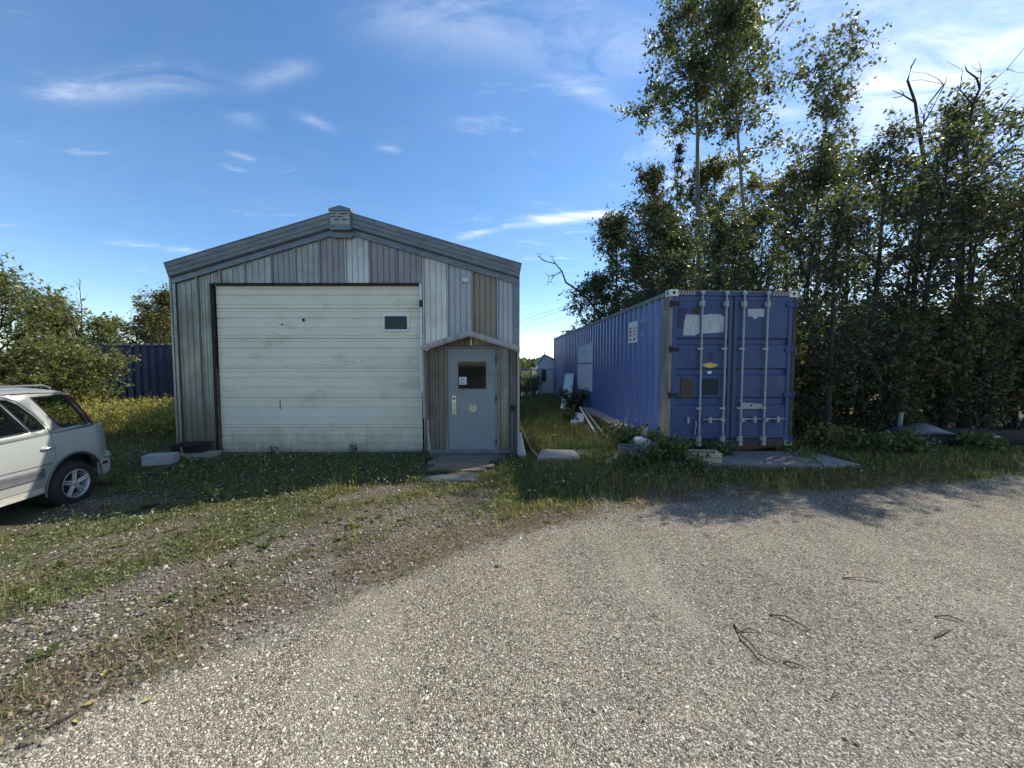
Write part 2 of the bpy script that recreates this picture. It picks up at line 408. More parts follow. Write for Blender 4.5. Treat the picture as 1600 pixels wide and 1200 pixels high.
def ground_mat():
    m, nt, p = base_mat('ground_mix')
    def attr(n):
        a = nt.nodes.new('ShaderNodeAttribute'); a.attribute_name = n
        return a.outputs['Fac']
    # gravel: crushed stones, two sizes, base and gaps darkened for shade between them
    v1 = tex(nt, 'vor', 80); v2 = tex(nt, 'vor', 27)
    e1 = tex(nt, 'vor', 80); e1.feature = 'DISTANCE_TO_EDGE'
    lum1 = nt.nodes.new('ShaderNodeSeparateColor'); nt.links.new(v1.outputs['Color'], lum1.inputs[0])
    lum2 = nt.nodes.new('ShaderNodeSeparateColor'); nt.links.new(v2.outputs['Color'], lum2.inputs[0])
    g = ramp(nt, lum1.outputs[0], [(0.0, (0.06, 0.053, 0.044)), (0.3, (0.19, 0.17, 0.135)), (0.8, (0.34, 0.31, 0.245)), (1.0, (0.56, 0.52, 0.43))])
    g = mixc(nt, mth(nt, 'MULTIPLY', lum2.outputs[1], 0.35), g, (0.44, 0.40, 0.33))
    gap = ramp(nt, e1.outputs['Distance'], [(0.0, (0.22, 0.20, 0.18)), (0.20, (1, 1, 1))])
    g = mixc(nt, 1.0, g, gap, 'MULTIPLY')
    big = tex(nt, 'noise', 0.55, detail=4)
    g = mixc(nt, 1.0, g, ramp(nt, big.outputs['Fac'], [(0.3, (0.76, 0.75, 0.74)), (0.7, (1.08, 1.07, 1.05))]), 'MULTIPLY')
    tr = tex(nt, 'noise', 0.9, (1.0, .28, 1), detail=5, rough=0.65)       # packed fines along the wheel tracks
    fines = ramp(nt, tr.outputs['Fac'], [(0.50, (0, 0, 0)), (0.68, (0.6, 0.6, 0.6))])
    g = mixc(nt, fines, g, (0.31, 0.285, 0.23))
    dk = tex(nt, 'noise', 1.7, (1, .5, 1), detail=6, rough=0.7)
    g = mixc(nt, 1.0, g, ramp(nt, dk.outputs['Fac'], [(0.28, (0.70, 0.69, 0.68)), (0.45, (1, 1, 1))]), 'MULTIPLY')
    # verge: soil between grey stones
    s1 = tex(nt, 'vor', 38); se = tex(nt, 'vor', 38); se.feature = 'DISTANCE_TO_EDGE'
    ls = nt.nodes.new('ShaderNodeSeparateColor'); nt.links.new(s1.outputs['Color'], ls.inputs[0])
    st = ramp(nt, ls.outputs[0], [(0.0, (0.085, 0.075, 0.06)), (0.5, (0.165, 0.148, 0.12)), (1.0, (0.30, 0.275, 0.235))])
    st = mixc(nt, ramp(nt, se.outputs['Distance'], [(0.02, (0, 0, 0)), (0.14, (1, 1, 1))]), (0.085, 0.07, 0.052), st)
    sn = tex(nt, 'noise', 2.3, detail=6, rough=0.7)
    soil = ramp(nt, tex(nt, 'noise', 30, detail=4).outputs['Fac'], [(0.3, (0.075, 0.062, 0.046)), (0.7, (0.15, 0.125, 0.092))])
    verge = mixc(nt, ramp(nt, sn.outputs['Fac'], [(0.42, (0, 0, 0)), (0.60, (0.8, 0.8, 0.8))]), st, soil)
    green = mixc(nt, sn.outputs['Fac'], (0.045, 0.058, 0.024), (0.09, 0.085, 0.045))
    verge = mixc(nt, attr('green'), verge, green)
    edge = mth(nt, 'MULTIPLY_ADD', mth(nt, 'SUBTRACT', sn.outputs['Fac'], 0.5), 0.9, attr('road'))
    f = ramp(nt, edge, [(0.35, (0, 0, 0)), (0.65, (1, 1, 1))])
    nt.links.new(mixc(nt, f, verge, g), p.inputs['Base Color'])
    p.inputs['Roughness'].default_value = 0.95
    p.inputs['Specular IOR Level'].default_value = 0.2
    h = mth(nt, 'ADD', mth(nt, 'MINIMUM', e1.outputs['Distance'], 0.35), mth(nt, 'MULTIPLY', lum1.outputs[1], 0.35))
    bump(nt, p, h, 0.85, 0.012)
ground_mat()

# ---------------------------------------------------------------- mesh helpers
def finish(me, mats, smooth=None):
    for m in ([mats] if isinstance(mats, str) else mats):
        me.materials.append(MATS[m])
    if smooth:
        me.shade_smooth()
        if smooth < 180:
            me.set_sharp_from_angle(angle=R(smooth))
    return me

def link(name, me, parent=None, kind=None):
    o = bpy.data.objects.new(name, me)
    COL.objects.link(o)
    if parent is not None:
        o.parent = parent
    if kind:
        o['kind'] = kind
    return o

def tag(o, label, cat, group=None):
    o['label'] = label
    o['category'] = cat
    if group:
        o['group'] = group
    return o

def thing(name, label, cat, loc=(0, 0, 0), rz=0.0, group=None, rot=None):
    o = bpy.data.objects.new(name, None)
    COL.objects.link(o)
    o.empty_display_size = 0.2
    o.location = loc
    o.rotation_euler = rot or (0, 0, rz)
    return tag(o, label, cat, group)

class MB:
    """collects shapes; build() links them as one mesh"""
    def __init__(s, org=(0, 0, 0)):
        s.v, s.f, s.mi, s.org = [], [], [], org

    def add(s, V, Fs, mi=0):
        n = len(s.v)
        s.v += [tuple(p) for p in V]
        s.f += [tuple(i + n for i in f) for f in Fs]
        s.mi += [mi] * len(Fs)
        return s

    def box(s, a, b, mi=0, M=None):
        x0, y0, z0 = a; x1, y1, z1 = b
        V = [(x0, y0, z0), (x1, y0, z0), (x1, y1, z0), (x0, y1, z0), (x0, y0, z1), (x1, y0, z1), (x1, y1, z1), (x0, y1, z1)]
        if M is not None:
            V = [tuple(M @ Vector(p)) for p in V]
        return s.add(V, [(0, 3, 2, 1), (4, 5, 6, 7), (0, 1, 5, 4), (1, 2, 6, 5), (2, 3, 7, 6), (3, 0, 4, 7)], mi)

    def prism(s, poly, vec, mi=0):
        """closed polygon (3-D points, planar) extruded along vec"""
        n = len(poly)
        V = [tuple(p) for p in poly] + [tuple(Vector(p) + Vector(vec)) for p in poly]
        Fs = [tuple(range(n))[::-1], tuple(range(n, 2 * n))] + [(i, (i + 1) % n, n + (i + 1) % n, n + i) for i in range(n)]
        return s.add(V, Fs, mi)

    def tube(s, pts, r, n=8, mi=0, cap=True):
        pts = [Vector(p) for p in pts]
        rr = r if isinstance(r, (list, tuple)) else [r] * len(pts)
        V, Fs = [], []
        for i, p in enumerate(pts):
            d = (pts[min(i + 1, len(pts) - 1)] - pts[max(i - 1, 0)])
            d = d.normalized() if d.length else Vector((0, 0, 1))
            a = d.orthogonal().normalized() if abs(d.z) > 0.9 else d.cross(Vector((0, 0, 1))).normalized()
            b = d.cross(a)
            V += [p + (a * math.cos(2 * math.pi * k / n) + b * math.sin(2 * math.pi * k / n)) * rr[i] for k in range(n)]
        for i in range(len(pts) - 1):
            Fs += [(i * n + k, i * n + (k + 1) % n, (i + 1) * n + (k + 1) % n, (i + 1) * n + k) for k in range(n)]
        if cap:
            Fs += [tuple(range(n))[::-1], tuple(range((len(pts) - 1) * n, len(pts) * n))]
        return s.add(V, Fs, mi)

    def lathe(s, prof, n=24, c=(0, 0, 0), axis='z', mi=0):
        """profile of (radius, height) spun about an axis"""
        V, Fs = [], []
        for (r, h) in prof:
            for k in range(n):
                a = 2 * math.pi * k / n
                p = (r * math.cos(a), r * math.sin(a), h)
                if axis == 'x':
                    p = (h, r * math.cos(a), r * math.sin(a))
                elif axis == 'y':
                    p = (r * math.cos(a), h, r * math.sin(a))
                V.append((p[0] + c[0], p[1] + c[1], p[2] + c[2]))
        for i in range(len(prof) - 1):
            Fs += [(i * n + k, i * n + (k + 1) % n, (i + 1) * n + (k + 1) % n, (i + 1) * n + k) for k in range(n)]
        return s.add(V, Fs, mi)

    def mesh(s, name, mats, smooth=None, recalc=True):
        me = bpy.data.meshes.new(name)
        o = s.org
        me.from_pydata([(p[0] - o[0], p[1] - o[1], p[2] - o[2]) for p in s.v], [], s.f)
        me.polygons.foreach_set('material_index', s.mi)
        if recalc:
            bm = bmesh.new(); bm.from_mesh(me)
            bmesh.ops.recalc_face_normals(bm, faces=bm.faces)
            bm.to_mesh(me); bm.free()
        return finish(me, mats, smooth)

    def build(s, name, mats, parent=None, smooth=None, bevel=0, recalc=True, kind=None):
        o = link(name, s.mesh(name, mats, smooth, recalc), parent, kind)
        if bevel:
            b = o.modifiers.new('bevel', 'BEVEL')
            b.width = bevel; b.segments = 2; b.limit_method = 'ANGLE'; b.angle_limit = R(40)
        return o

def np_mesh(name, V, Fq, mats, smooth=None):
    V = np.asarray(V, np.float32); Fq = np.asarray(Fq, np.int32)
    me = bpy.data.meshes.new(name)
    n, k = Fq.shape
    me.vertices.add(len(V)); me.vertices.foreach_set('co', V.ravel())
    me.loops.add(n * k); me.loops.foreach_set('vertex_index', Fq.ravel())
    me.polygons.add(n); me.polygons.foreach_set('loop_start', np.arange(n, dtype=np.int32) * k)
    me.update(calc_edges=True)
    me.validate()
    return finish(me, mats, smooth)

# ---------------------------------------------------------------- noise, terrain, road
_rng = np.random.default_rng(11)
_LAT = _rng.random((64, 64))
def vnoise(x, y, s=1.0, ox=0.0):
    x = np.asarray(x, float) * s + 100.3 + ox; y = np.asarray(y, float) * s + 57.7 + ox * 1.7
    xi = np.floor(x).astype(int); yi = np.floor(y).astype(int)
    fx = x - xi; fy = y - yi
    fx = fx * fx * (3 - 2 * fx); fy = fy * fy * (3 - 2 * fy)
    L = lambda a, b: _LAT[a % 64, b % 64]
    return (L(xi, yi) * (1 - fx) + L(xi + 1, yi) * fx) * (1 - fy) + (L(xi, yi + 1) * (1 - fx) + L(xi + 1, yi + 1) * fx) * fy

def ss(a, b, x):
    t = np.clip((np.asarray(x, float) - a) / (b - a), 0, 1)
    return t * t * (3 - 2 * t)

ROAD = np.array([(-6, -8), (-4.2, -3), (-3.3, 0), (-2.65, 1.2), (-2.25, 1.9), (-1.75, 2.35), (-1.25, 2.8), (-0.55, 3.45), (0.1, 3.95),
                 (1.13, 4.4), (2.1, 4.8), (3.6, 5.1), (5.7, 5.35), (8.2, 5.75), (14, 6.1), (30, 6.8), (70, 9), (70, -60), (-6, -60)], float)

def road_sd(x, y):
    """signed distance to the gravel edge, positive inside the gravel"""
    x = np.asarray(x, float); y = np.asarray(y, float)
    best = np.full(x.shape, 1e9); inside = np.zeros(x.shape, bool)
    n = len(ROAD)
    for i in range(n):
        ax, ay = ROAD[i]; bx, by = ROAD[(i + 1) % n]
        dx, dy = bx - ax, by - ay
        t = np.clip(((x - ax) * dx + (y - ay) * dy) / (dx * dx + dy * dy), 0, 1)
        best = np.minimum(best, np.hypot(x - ax - t * dx, y - ay - t * dy))
        if abs(dy) > 1e-9:
            c = ((ay > y) != (by > y)) & (x < (bx - ax) * (y - ay) / dy + ax)
            inside ^= c
    return np.where(inside, best, -best)

def gz(x, y):
    x = np.asarray(x, float); y = np.asarray(y, float)
    z = -0.16 * ss(-2.6, -5.6, x) * (1 - ss(5.9, 7.3, y))
    z = z + 0.20 * ss(0.2, 1.8, x) * ss(5.0, 6.5, y)
    near = (1 - ss(25, 60, np.hypot(x, y))) * ss(0.3, -0.8, road_sd(x, y))
    z = z + near * ((vnoise(x, y, 0.9) - 0.5) * 0.05 + (vnoise(x, y, 3.1) - 0.5) * 0.025)
    return z

def gz1(x, y):
    return float(gz(np.array([x]), np.array([y]))[0])

def stretched(x, y, s, st, ox):
    """noise drawn out along the wheel tracks that run beside the gravel edge"""
    a = 0.74 * x + 0.67 * y; b = -0.67 * x + 0.74 * y
    return vnoise(a / st, b, s, ox)

def green_density(x, y):
    x = np.asarray(x, float); y = np.asarray(y, float)
    d = -road_sd(x, y)
    base = 0.40 + 0.36 * ss(0.2, 2.4, d)
    right = ss(-1.5, 0.6, x) * ss(0.05, 0.7, d)
    base = np.maximum(base, 0.92 * right)
    base = np.maximum(base, 0.9 * ss(5.0, 5.6, y))
    path = np.minimum(np.hypot(x + 1.0 - np.clip(x + 1.0, -1.5, .1), y - 5.75 - .62 * np.clip(x + 1.0, -1.5, .1)) / .42, 1)
    base = base * (.35 + .65 * path)                      # the worn way to the entry door
    n = 0.68 * stretched(x, y, 1.9, 3.2, 3.0) + 0.32 * vnoise(x, y, 3.4, 9.0)
    g = np.clip((base - 0.90 * (1 - n)) * 2.4 + 0.12, 0, 1)
    return np.where(d < 0.02, 0, g)

def build_ground():
    def axis(lo, hi, step, far):
        a = list(np.arange(lo, hi + 1e-6, step))
        s, p = step, a[-1]
        while p < far:
            s *= 1.28; p += s; a.append(p)
        s, p = step, a[0]
        while p > -far:
            s *= 1.28; p -= s; a.insert(0, p)
        return np.array(a)
    xs, ys = axis(-11, 13, 0.12, 900), axis(0.6, 13, 0.12, 900)
    X, Y = np.meshgrid(xs, ys)
    Z = gz(X, Y)
    nx, ny = len(xs), len(ys)
    V = np.stack([X.ravel(), Y.ravel(), Z.ravel()], 1)
    idx = np.arange(nx * ny).reshape(ny, nx)
    Fq = np.stack([idx[:-1, :-1].ravel(), idx[:-1, 1:].ravel(), idx[1:, 1:].ravel(), idx[1:, :-1].ravel()], 1)
    sdv = road_sd(X, Y).ravel()
    road = np.clip(0.5 + sdv / 0.7, 0, 1)
    gr = green_density(X, Y).ravel()
    gr = np.maximum(gr, ss(13, 25, np.hypot(X, Y).ravel()) * (sdv < 0.3))
    def attrs(me, keep=None):
        for n, a in (('road', road), ('green', gr)):
            at_ = me.attributes.new(n, 'FLOAT', 'POINT')
            at_.data.foreach_set('value', (a if keep is None else a[keep]).astype(np.float32))
    me = np_mesh('ground', V, Fq, 'ground_mix', 180)
    attrs(me)
    link('ground', me, kind='structure')
    inside = sdv[Fq].min(1) > -0.30
    F2 = Fq[inside]
    keep = np.unique(F2)
    remap = np.full(len(V), -1); remap[keep] = np.arange(len(keep))
    V2 = V[keep].copy(); V2[:, 2] += 0.004
    me = np_mesh('gravel_road', V2, remap[F2], 'ground_mix', 180)
    attrs(me, keep)
    link('gravel_road', me, kind='structure')
build_ground()

# ================================================================ the metal workshop
YF = 7.5                                   # front plane
XL, XR = at(275, 570, YF)[0], at(809, 570, YF)[0]
XC = (XL + XR) / 2 - 0.0
EAVE, PEAK = 3.66, 4.68
SLOPE = (PEAK - EAVE) / ((XR - XL) / 2)
LEN = 9.5
DXL, DXR = at(332, 560, YF)[0], at(661, 560, YF)[0]     # overhead door opening
DTOP = at(500, 443, YF)[1]
def gable(x):
    return PEAK - SLOPE * abs(x - XC)

shed = thing('metal_workshop', 'grey ribbed metal workshop with wide cream overhead door and low gable roof', 'workshop', (XC, YF, 0))
SO = (XC, YF, 0)

def rib_panel(x0, x1, zb, top, y, name, mat, parent, org, major=True):
    """one ribbed sheet, solid, its ribs pressed towards -Y"""
    w = x1 - x0
    pr = []
    if major:
        pr += [(0, 0), (0.008, -0.032), (0.026, -0.032), (0.034, 0.0), (0.040, 0.014), (0.050, 0.014), (0.054, 0)]
    else:
        pr += [(0, 0)]
    for q in (0.31, 0.54, 0.77):
        c = w * q
        pr += [(c - 0.009, 0), (c - 0.006, 0.016), (c, 0.016), (c + 0.002, -0.007), (c + 0.007, -0.007), (c + 0.010, 0)]
    pr += [(w - 0.014, 0), (w - 0.010, 0.016), (w, 0.016)]
    pr = [p for i, p in enumerate(pr) if i == 0 or p[0] > pr[i - 1][0] - 1e-6]
    m = MB(org)
    n = len(pr)
    V = []
    for (a, d) in pr:
        V.append((x0 + a, y + d, zb)); V.append((x0 + a, y + d, top(x0 + a)))
    for (a, d) in pr:
        V.append((x0 + a, y + 0.022, zb)); V.append((x0 + a, y + 0.022, top(x0 + a)))
    Fs = []
    for i in range(n - 1):
        a = 2 * i; b = a + 2; c = 2 * n + a; d = c + 2
        Fs += [(a, b, b + 1, a + 1), (d, c, c + 1, d + 1), (a + 1, b + 1, d + 1, c + 1), (b, a, c, d)]
    Fs += [(0, 1, 2 * n + 1, 2 * n), (2 * n - 1, 2 * n - 2, 4 * n - 2, 4 * n - 1)]
    m.add(V, Fs)
    return m.build(name, mat, parent)

def build_shed():
    # carcass behind the sheets, with the doorway cut in
    m = MB(SO)
    yb = YF + 0.025
    poly = [(XL + .03, yb, 0), (DXL - .02, yb, 0), (DXL - .02, yb, DTOP), (DXR + .02, yb, DTOP), (DXR + .02, yb, 0), (XR - .03, yb, 0),
            (XR - .03, yb, EAVE), (XC, yb, PEAK), (XL + .03, yb, EAVE)]
    m.prism(poly, (0, 0.14, 0))
    m.build('wall_frame', 'shadow_black', shed)
    m = MB(SO)
    m.prism([(XL + .03, yb + LEN - .2, 0), (XR - .03, yb + LEN - .2, 0), (XR - .03, yb + LEN - .2, EAVE), (XC, yb + LEN - .2, PEAK), (XL + .03, yb + LEN - .2, EAVE)], (0, .14, 0))
    m.build('wall_frame', 'shadow_black', shed)
    # front sheets
    cuts = [275, 310, 332, 346, 384, 426, 463, 501, 541, 579, 620, 661, 699, 738, 776, 809]
    tint = ['green', 'green', 'green', 'green', 'pale', 'dark', 'pale', 'dark', 'light', 'dark', 'dark', 'light', 'blue', 'brown', 'blue']
    xs = [at(c, 500, YF)[0] for c in cuts]
    xs[0], xs[-1] = XL, XR
    for i in range(len(xs) - 1):
        a, b = xs[i], xs[i + 1]
        over_door = a > DXL - 0.05 and b < DXR + 0.05
        rib_panel(a, b - 0.002, DTOP + 0.012 if over_door else 0.05, lambda x: gable(x) - 0.01, YF, 'siding_panel', 'zinc_' + tint[i], shed, SO, major=cuts[i] != 332)
    # side and back sheets
    for sx, x in ((-1, XL), (1, XR)):
        k = 0
        y = YF + 0.03
        while y < YF + LEN - 0.1:
            mm = MB(SO)
            w = min(0.515, YF + LEN - y)
            pr = [(0, 0), (.010, .024), (.030, .024), (.042, 0), (w * .36 - .01, 0), (w * .36, .009), (w * .36 + .01, 0), (w * .68 - .01, 0), (w * .68, .009), (w * .68 + .01, 0), (w - .003, 0)]
            poly = [(x + sx * d, y + a, 0.03) for a, d in pr] + [(x - sx * 0.025, y + w - .003, 0.03), (x - sx * 0.025, y, 0.03)]
            mm.prism(poly, (0, 0, EAVE - 0.03))
            mm.build('side_panel', 'zinc_mirror' if sx > 0 else 'zinc_green', shed)
            y += w
    # corner trims
    for x, s in ((XL, -1), (XR, 1)):
        mm = MB(SO)
        mm.box((x - 0.03 if s < 0 else x - 0.085, YF - 0.032, 0.04), (x + 0.085 if s < 0 else x + 0.03, YF - 0.026, EAVE - .03))
        mm.box((x - .036 if s < 0 else x + .030, YF - 0.032, 0.04), (x - .030 if s < 0 else x + .036, YF + 0.10, EAVE - .03))
        mm.build('corner_trim', 'zinc_green' if s < 0 else 'zinc_trim', shed)
    # roof sheets with standing ribs
    TOPZ = 4.885
    def zt(x):
        return TOPZ - 0.292 * abs(x - XC)
    for s in (-1, 1):
        xe = XC + s * ((XR - XL) / 2 + (-.01 if s < 0 else 0.03))
        mm = MB(SO)
        mm.prism([(XC, YF - .10, zt(XC) - .14), (xe, YF - .10, zt(xe) - .14), (xe, YF - .10, zt(xe) - .06), (XC, YF - .10, zt(XC) - .06)], (0, LEN + .2, 0))
        for k in range(19):
            y = YF + k * .515
            mm.prism([(XC, y, zt(XC) - .062), (xe, y, zt(xe) - .062), (xe, y, zt(xe) - .035), (XC, y, zt(XC) - .035)], (0, .03, 0))
        mm.build('roof', 'zinc_trim', shed)
        # sculptured rake trim along the gable
        prof = [(-.10, -.005), (-.205, 0.0), (-.205, -.012), (-.190, -.020), (-.176, -.088), (-.188, -.094), (-.186, -.104), (-.170, -.112), (-.156, -.178), (-.168, -.184), (-.166, -.194), (-.150, -.200),
                (-.136, -.262), (-.146, -.270), (-.122, -.284), (-.050, -.300), (-.045, -.375), (-.072, -.380), (-.072, -.412), (-.03, -.414), (-.03, -.02)]
        prof = [(dy * .68, dz) for dy, dz in prof]
        n = len(prof)
        V = []
        for j, (dy, dz) in enumerate(prof):
            x_in = XC + s * 0.205
            x_out = xe + s * (0.045 - 0.07 * (-dz / 0.41))
            V += [(x_in, YF + dy, zt(x_in) + dz), (x_out, YF + dy, zt(x_out) + dz)]
        Fs = [(2 * j, 2 * j + 1, 2 * ((j + 1) % n) + 1, 2 * ((j + 1) % n)) for j in range(n)]
        Fs += [tuple(2 * j for j in range(n))[::-1], tuple(2 * j + 1 for j in range(n))]
        MB(SO).add(V, Fs).build('rake_trim', ['zinc_trim'], shed)
        g = MB(SO)
        xo = xe
        g.prism([(xo, YF - .1, zt(xo) - .05), (xo + s * .012, YF - .1, zt(xo) - .06), (xo + s * .012, YF - .1, zt(xo) - .15), (xo, YF - .1, zt(xo) - .15)], (0, LEN + .2, 0))
        g.build('gutter', 'zinc_trim', shed)
    # ridge vent with its louvred end plate
    z0 = zt(XC + .2)
    mm = MB(SO)
    mm.box((XC - .203, YF - .150, z0 - .335), (XC + .203, YF - .04, z0 + .02))
    mm.prism([(XC - .215, YF - .170, z0 + .02), (XC + .215, YF - .170, z0 + .02), (XC + .215, YF - .170, z0 + .06), (XC, YF - .170, z0 + .125), (XC - .215, YF - .170, z0 + .06)], (0, LEN + .3, 0))
    cap = mm.build('ridge_vent', 'zinc_trim', shed)
    mm = MB(SO)
    mm.box((XC - .185, YF - .158, z0 - .245), (XC + .185, YF - .1505, z0 + .005))
    mm.build('vent_plate', 'porch_trim', cap)
    mm = MB(SO)
    for dz, dxs in ((-.045, (-.115, .04, .12)), (-.10, (-.13, .0)), (-.155, (-.05, .095))):
        for dx in dxs:
            mm.prism([(XC + dx - .05, YF - .1585, z0 + dz), (XC + dx + .045, YF - .1585, z0 + dz + .006), (XC + dx + .04, YF - .1585, z0 + dz + .022), (XC + dx - .05, YF - .1585, z0 + dz + .016)], (0, -.004, 0))
    mm.build('louvre', 'shadow_black', cap)
    mm = MB(SO)
    mm.prism([(XC - .203, YF - .072, z0 - .46), (XC + .203, YF - .072, z0 - .46), (XC + .203, YF - .072, z0 - .425), (XC - .203, YF - .072, z0 - .425)], (0, .04, 0))
    mm.prism([(XC - .203, YF - .046, z0 - .424), (XC + .203, YF - .046, z0 - .424), (XC + .203, YF - .046, z0 - .335), (XC - .203, YF - .046, z0 - .335)], (0, .02, 0))
    mm.build('rake_trim', 'zinc_trim', shed)

    # overhead door
    YD = YF + 0.07
    frame = MB(SO)
    frame.box((DXL, YF - .004, 0.0), (DXL + .05, YF + .06, DTOP))
    frame.box((DXL + .05, YF - .012, DTOP - .03), (DXR - .055, YF + .02, DTOP + .012))
    door = frame.build('overhead_door', 'shadow_black', shed)
    m = MB(SO); m.box((DXL + .051, YF + .012, 0.02), (DXL + .066, YF + .06, 1.75)); m.build('door_edge', 'rust', door)
    m = MB(SO)
    m.box((DXR - .055, YF - .015, 1.28), (DXR - .002, YF + .03, DTOP))
    m.build('door_track', 'zinc_bright', shed)
    m = MB(SO); m.box((DXR - .050, YF - .05, at(661, 480, YF)[1]), (DXR - .004, YF - .0155, at(661, 469, YF)[1])); m.build('door_latch', 'shadow_black', shed, bevel=.004)
    seams = [at(500, p, YD)[1] for p in (446, 482, 528.6, 575, 621.6, 668, 714)]
    seams[-1] = 0.035
    for i in range(6):
        zt_, zb_ = seams[i], seams[i + 1]
        h = zt_ - zb_
        x0, x1 = DXL + .07, DXR - .045
        pr = [(0.0, .030), (0.0, .008), (.010, 0), ]
        full = 0.605
        for q in (.105, .30, .335, .64, .90):
            zz = h - q * full if i == 0 else (1 - q) * h
            if zz < .03 or zz > h - .02:
                continue
            pr.append((zz, None))
        zs = sorted([p[0] for p in pr if p[1] is None])
        pts = [(0, .03), (0, .010), (.008, 0)]
        for z in zs:
            pts += [(z - .012, 0), (z - .005, .013), (z + .003, .013), (z + .005, 0)]
        pts += [(h - .012, 0), (h - .004, .012), (h - .004, .03)]
        V = []
        for (z, d) in pts:
            V += [(x0, YD + d, zb_ + z), (x1, YD + d, zb_ + z)]
        n = len(pts)
        mm = MB(SO)
        mm.add(V, [(2 * k, 2 * k + 1, 2 * k + 3, 2 * k + 2) for k in range(n - 1)] + [(2 * n - 2, 2 * n - 1, 1, 0)] + [tuple(2 * k for k in range(n)), tuple(2 * k + 1 for k in range(n))[::-1]])
        mm.build('door_section', 'door_cream', door)
    # window in the second section, marks on the door
    (wx0, wz1), (wx1, wz0) = at(598, 491, YD), at(640, 518, YD)
    m = MB(SO)
    t = .042
    for a, b in (((wx0, wz0), (wx1, wz0 + t)), ((wx0, wz1 - t), (wx1, wz1)), ((wx0, wz0 + t), (wx0 + t, wz1 - t)), ((wx1 - t, wz0 + t), (wx1, wz1 - t))):
        m.box((a[0], YD - .028, a[1]), (b[0], YD + .005, b[1]))
    m.build('window_frame', 'white_paint', door, bevel=.004)
    m = MB(SO); m.box((wx0 + t, YD - .014, wz0 + t), (wx1 - t, YD - .008, wz1 - t)); m.build('window_pane', 'dark_glass', door)
    for (px, py, w, h) in ((441, 507, .035, .02), (474.5, 500, .04, .065)):
        x, z = at(px, py, YD)
        m = MB(SO); m.box((x - w / 2, YD - .018, z - h / 2), (x + w / 2, YD + .004, z + h / 2)); m.build('lock_stub', 'shadow_black', door, bevel=.004)
    x, z0_ = at(438, 639, YD); z1_ = at(438, 624, YD)[1]
    m = MB(SO); m.box((x - .007, YD - .003, z0_), (x + .007, YD + .004, z1_)); m.build('scratch', 'rubber', door)
    a = at(503, 613, YD); b = at(483, 668, YD)
    m = MB(SO); m.prism([(a[0] - .010, YD - .0025, a[1]), (a[0] + .014, YD - .0025, a[1]), (b[0] + .012, YD - .0025, b[1]), (b[0] - .008, YD - .0025, b[1])], (0, .004, 0)); m.build('chalk_mark', 'white_paint', door)
    m = MB(SO); m.box((DXL + .05, YF - .02, -.05), (DXR, YF + .16, .03)); m.build('door_sill', 'concrete_dark', shed)
    m = MB(SO); m.box((DXL - .01, YF + .17, 0), (DXR + .01, YF + .22, DTOP + .02)); m.build('hidden_backing', 'shadow_black', shed)  # unseen sheet added to stop light leaking round the door
    # round wall vent
    x, z = at(727, 437.5, YF)
    m = MB(SO)
    m.lathe([(0.001, -.062), (.028, -.060), (.03, -.048), (.055, -.044), (.072, -.030), (.075, 0.0), (.001, 0.0)], 24, (x, YF - .004, z), 'y')
    m.build('wall_vent', 'zinc_bright', shed, smooth=30)
build_shed()

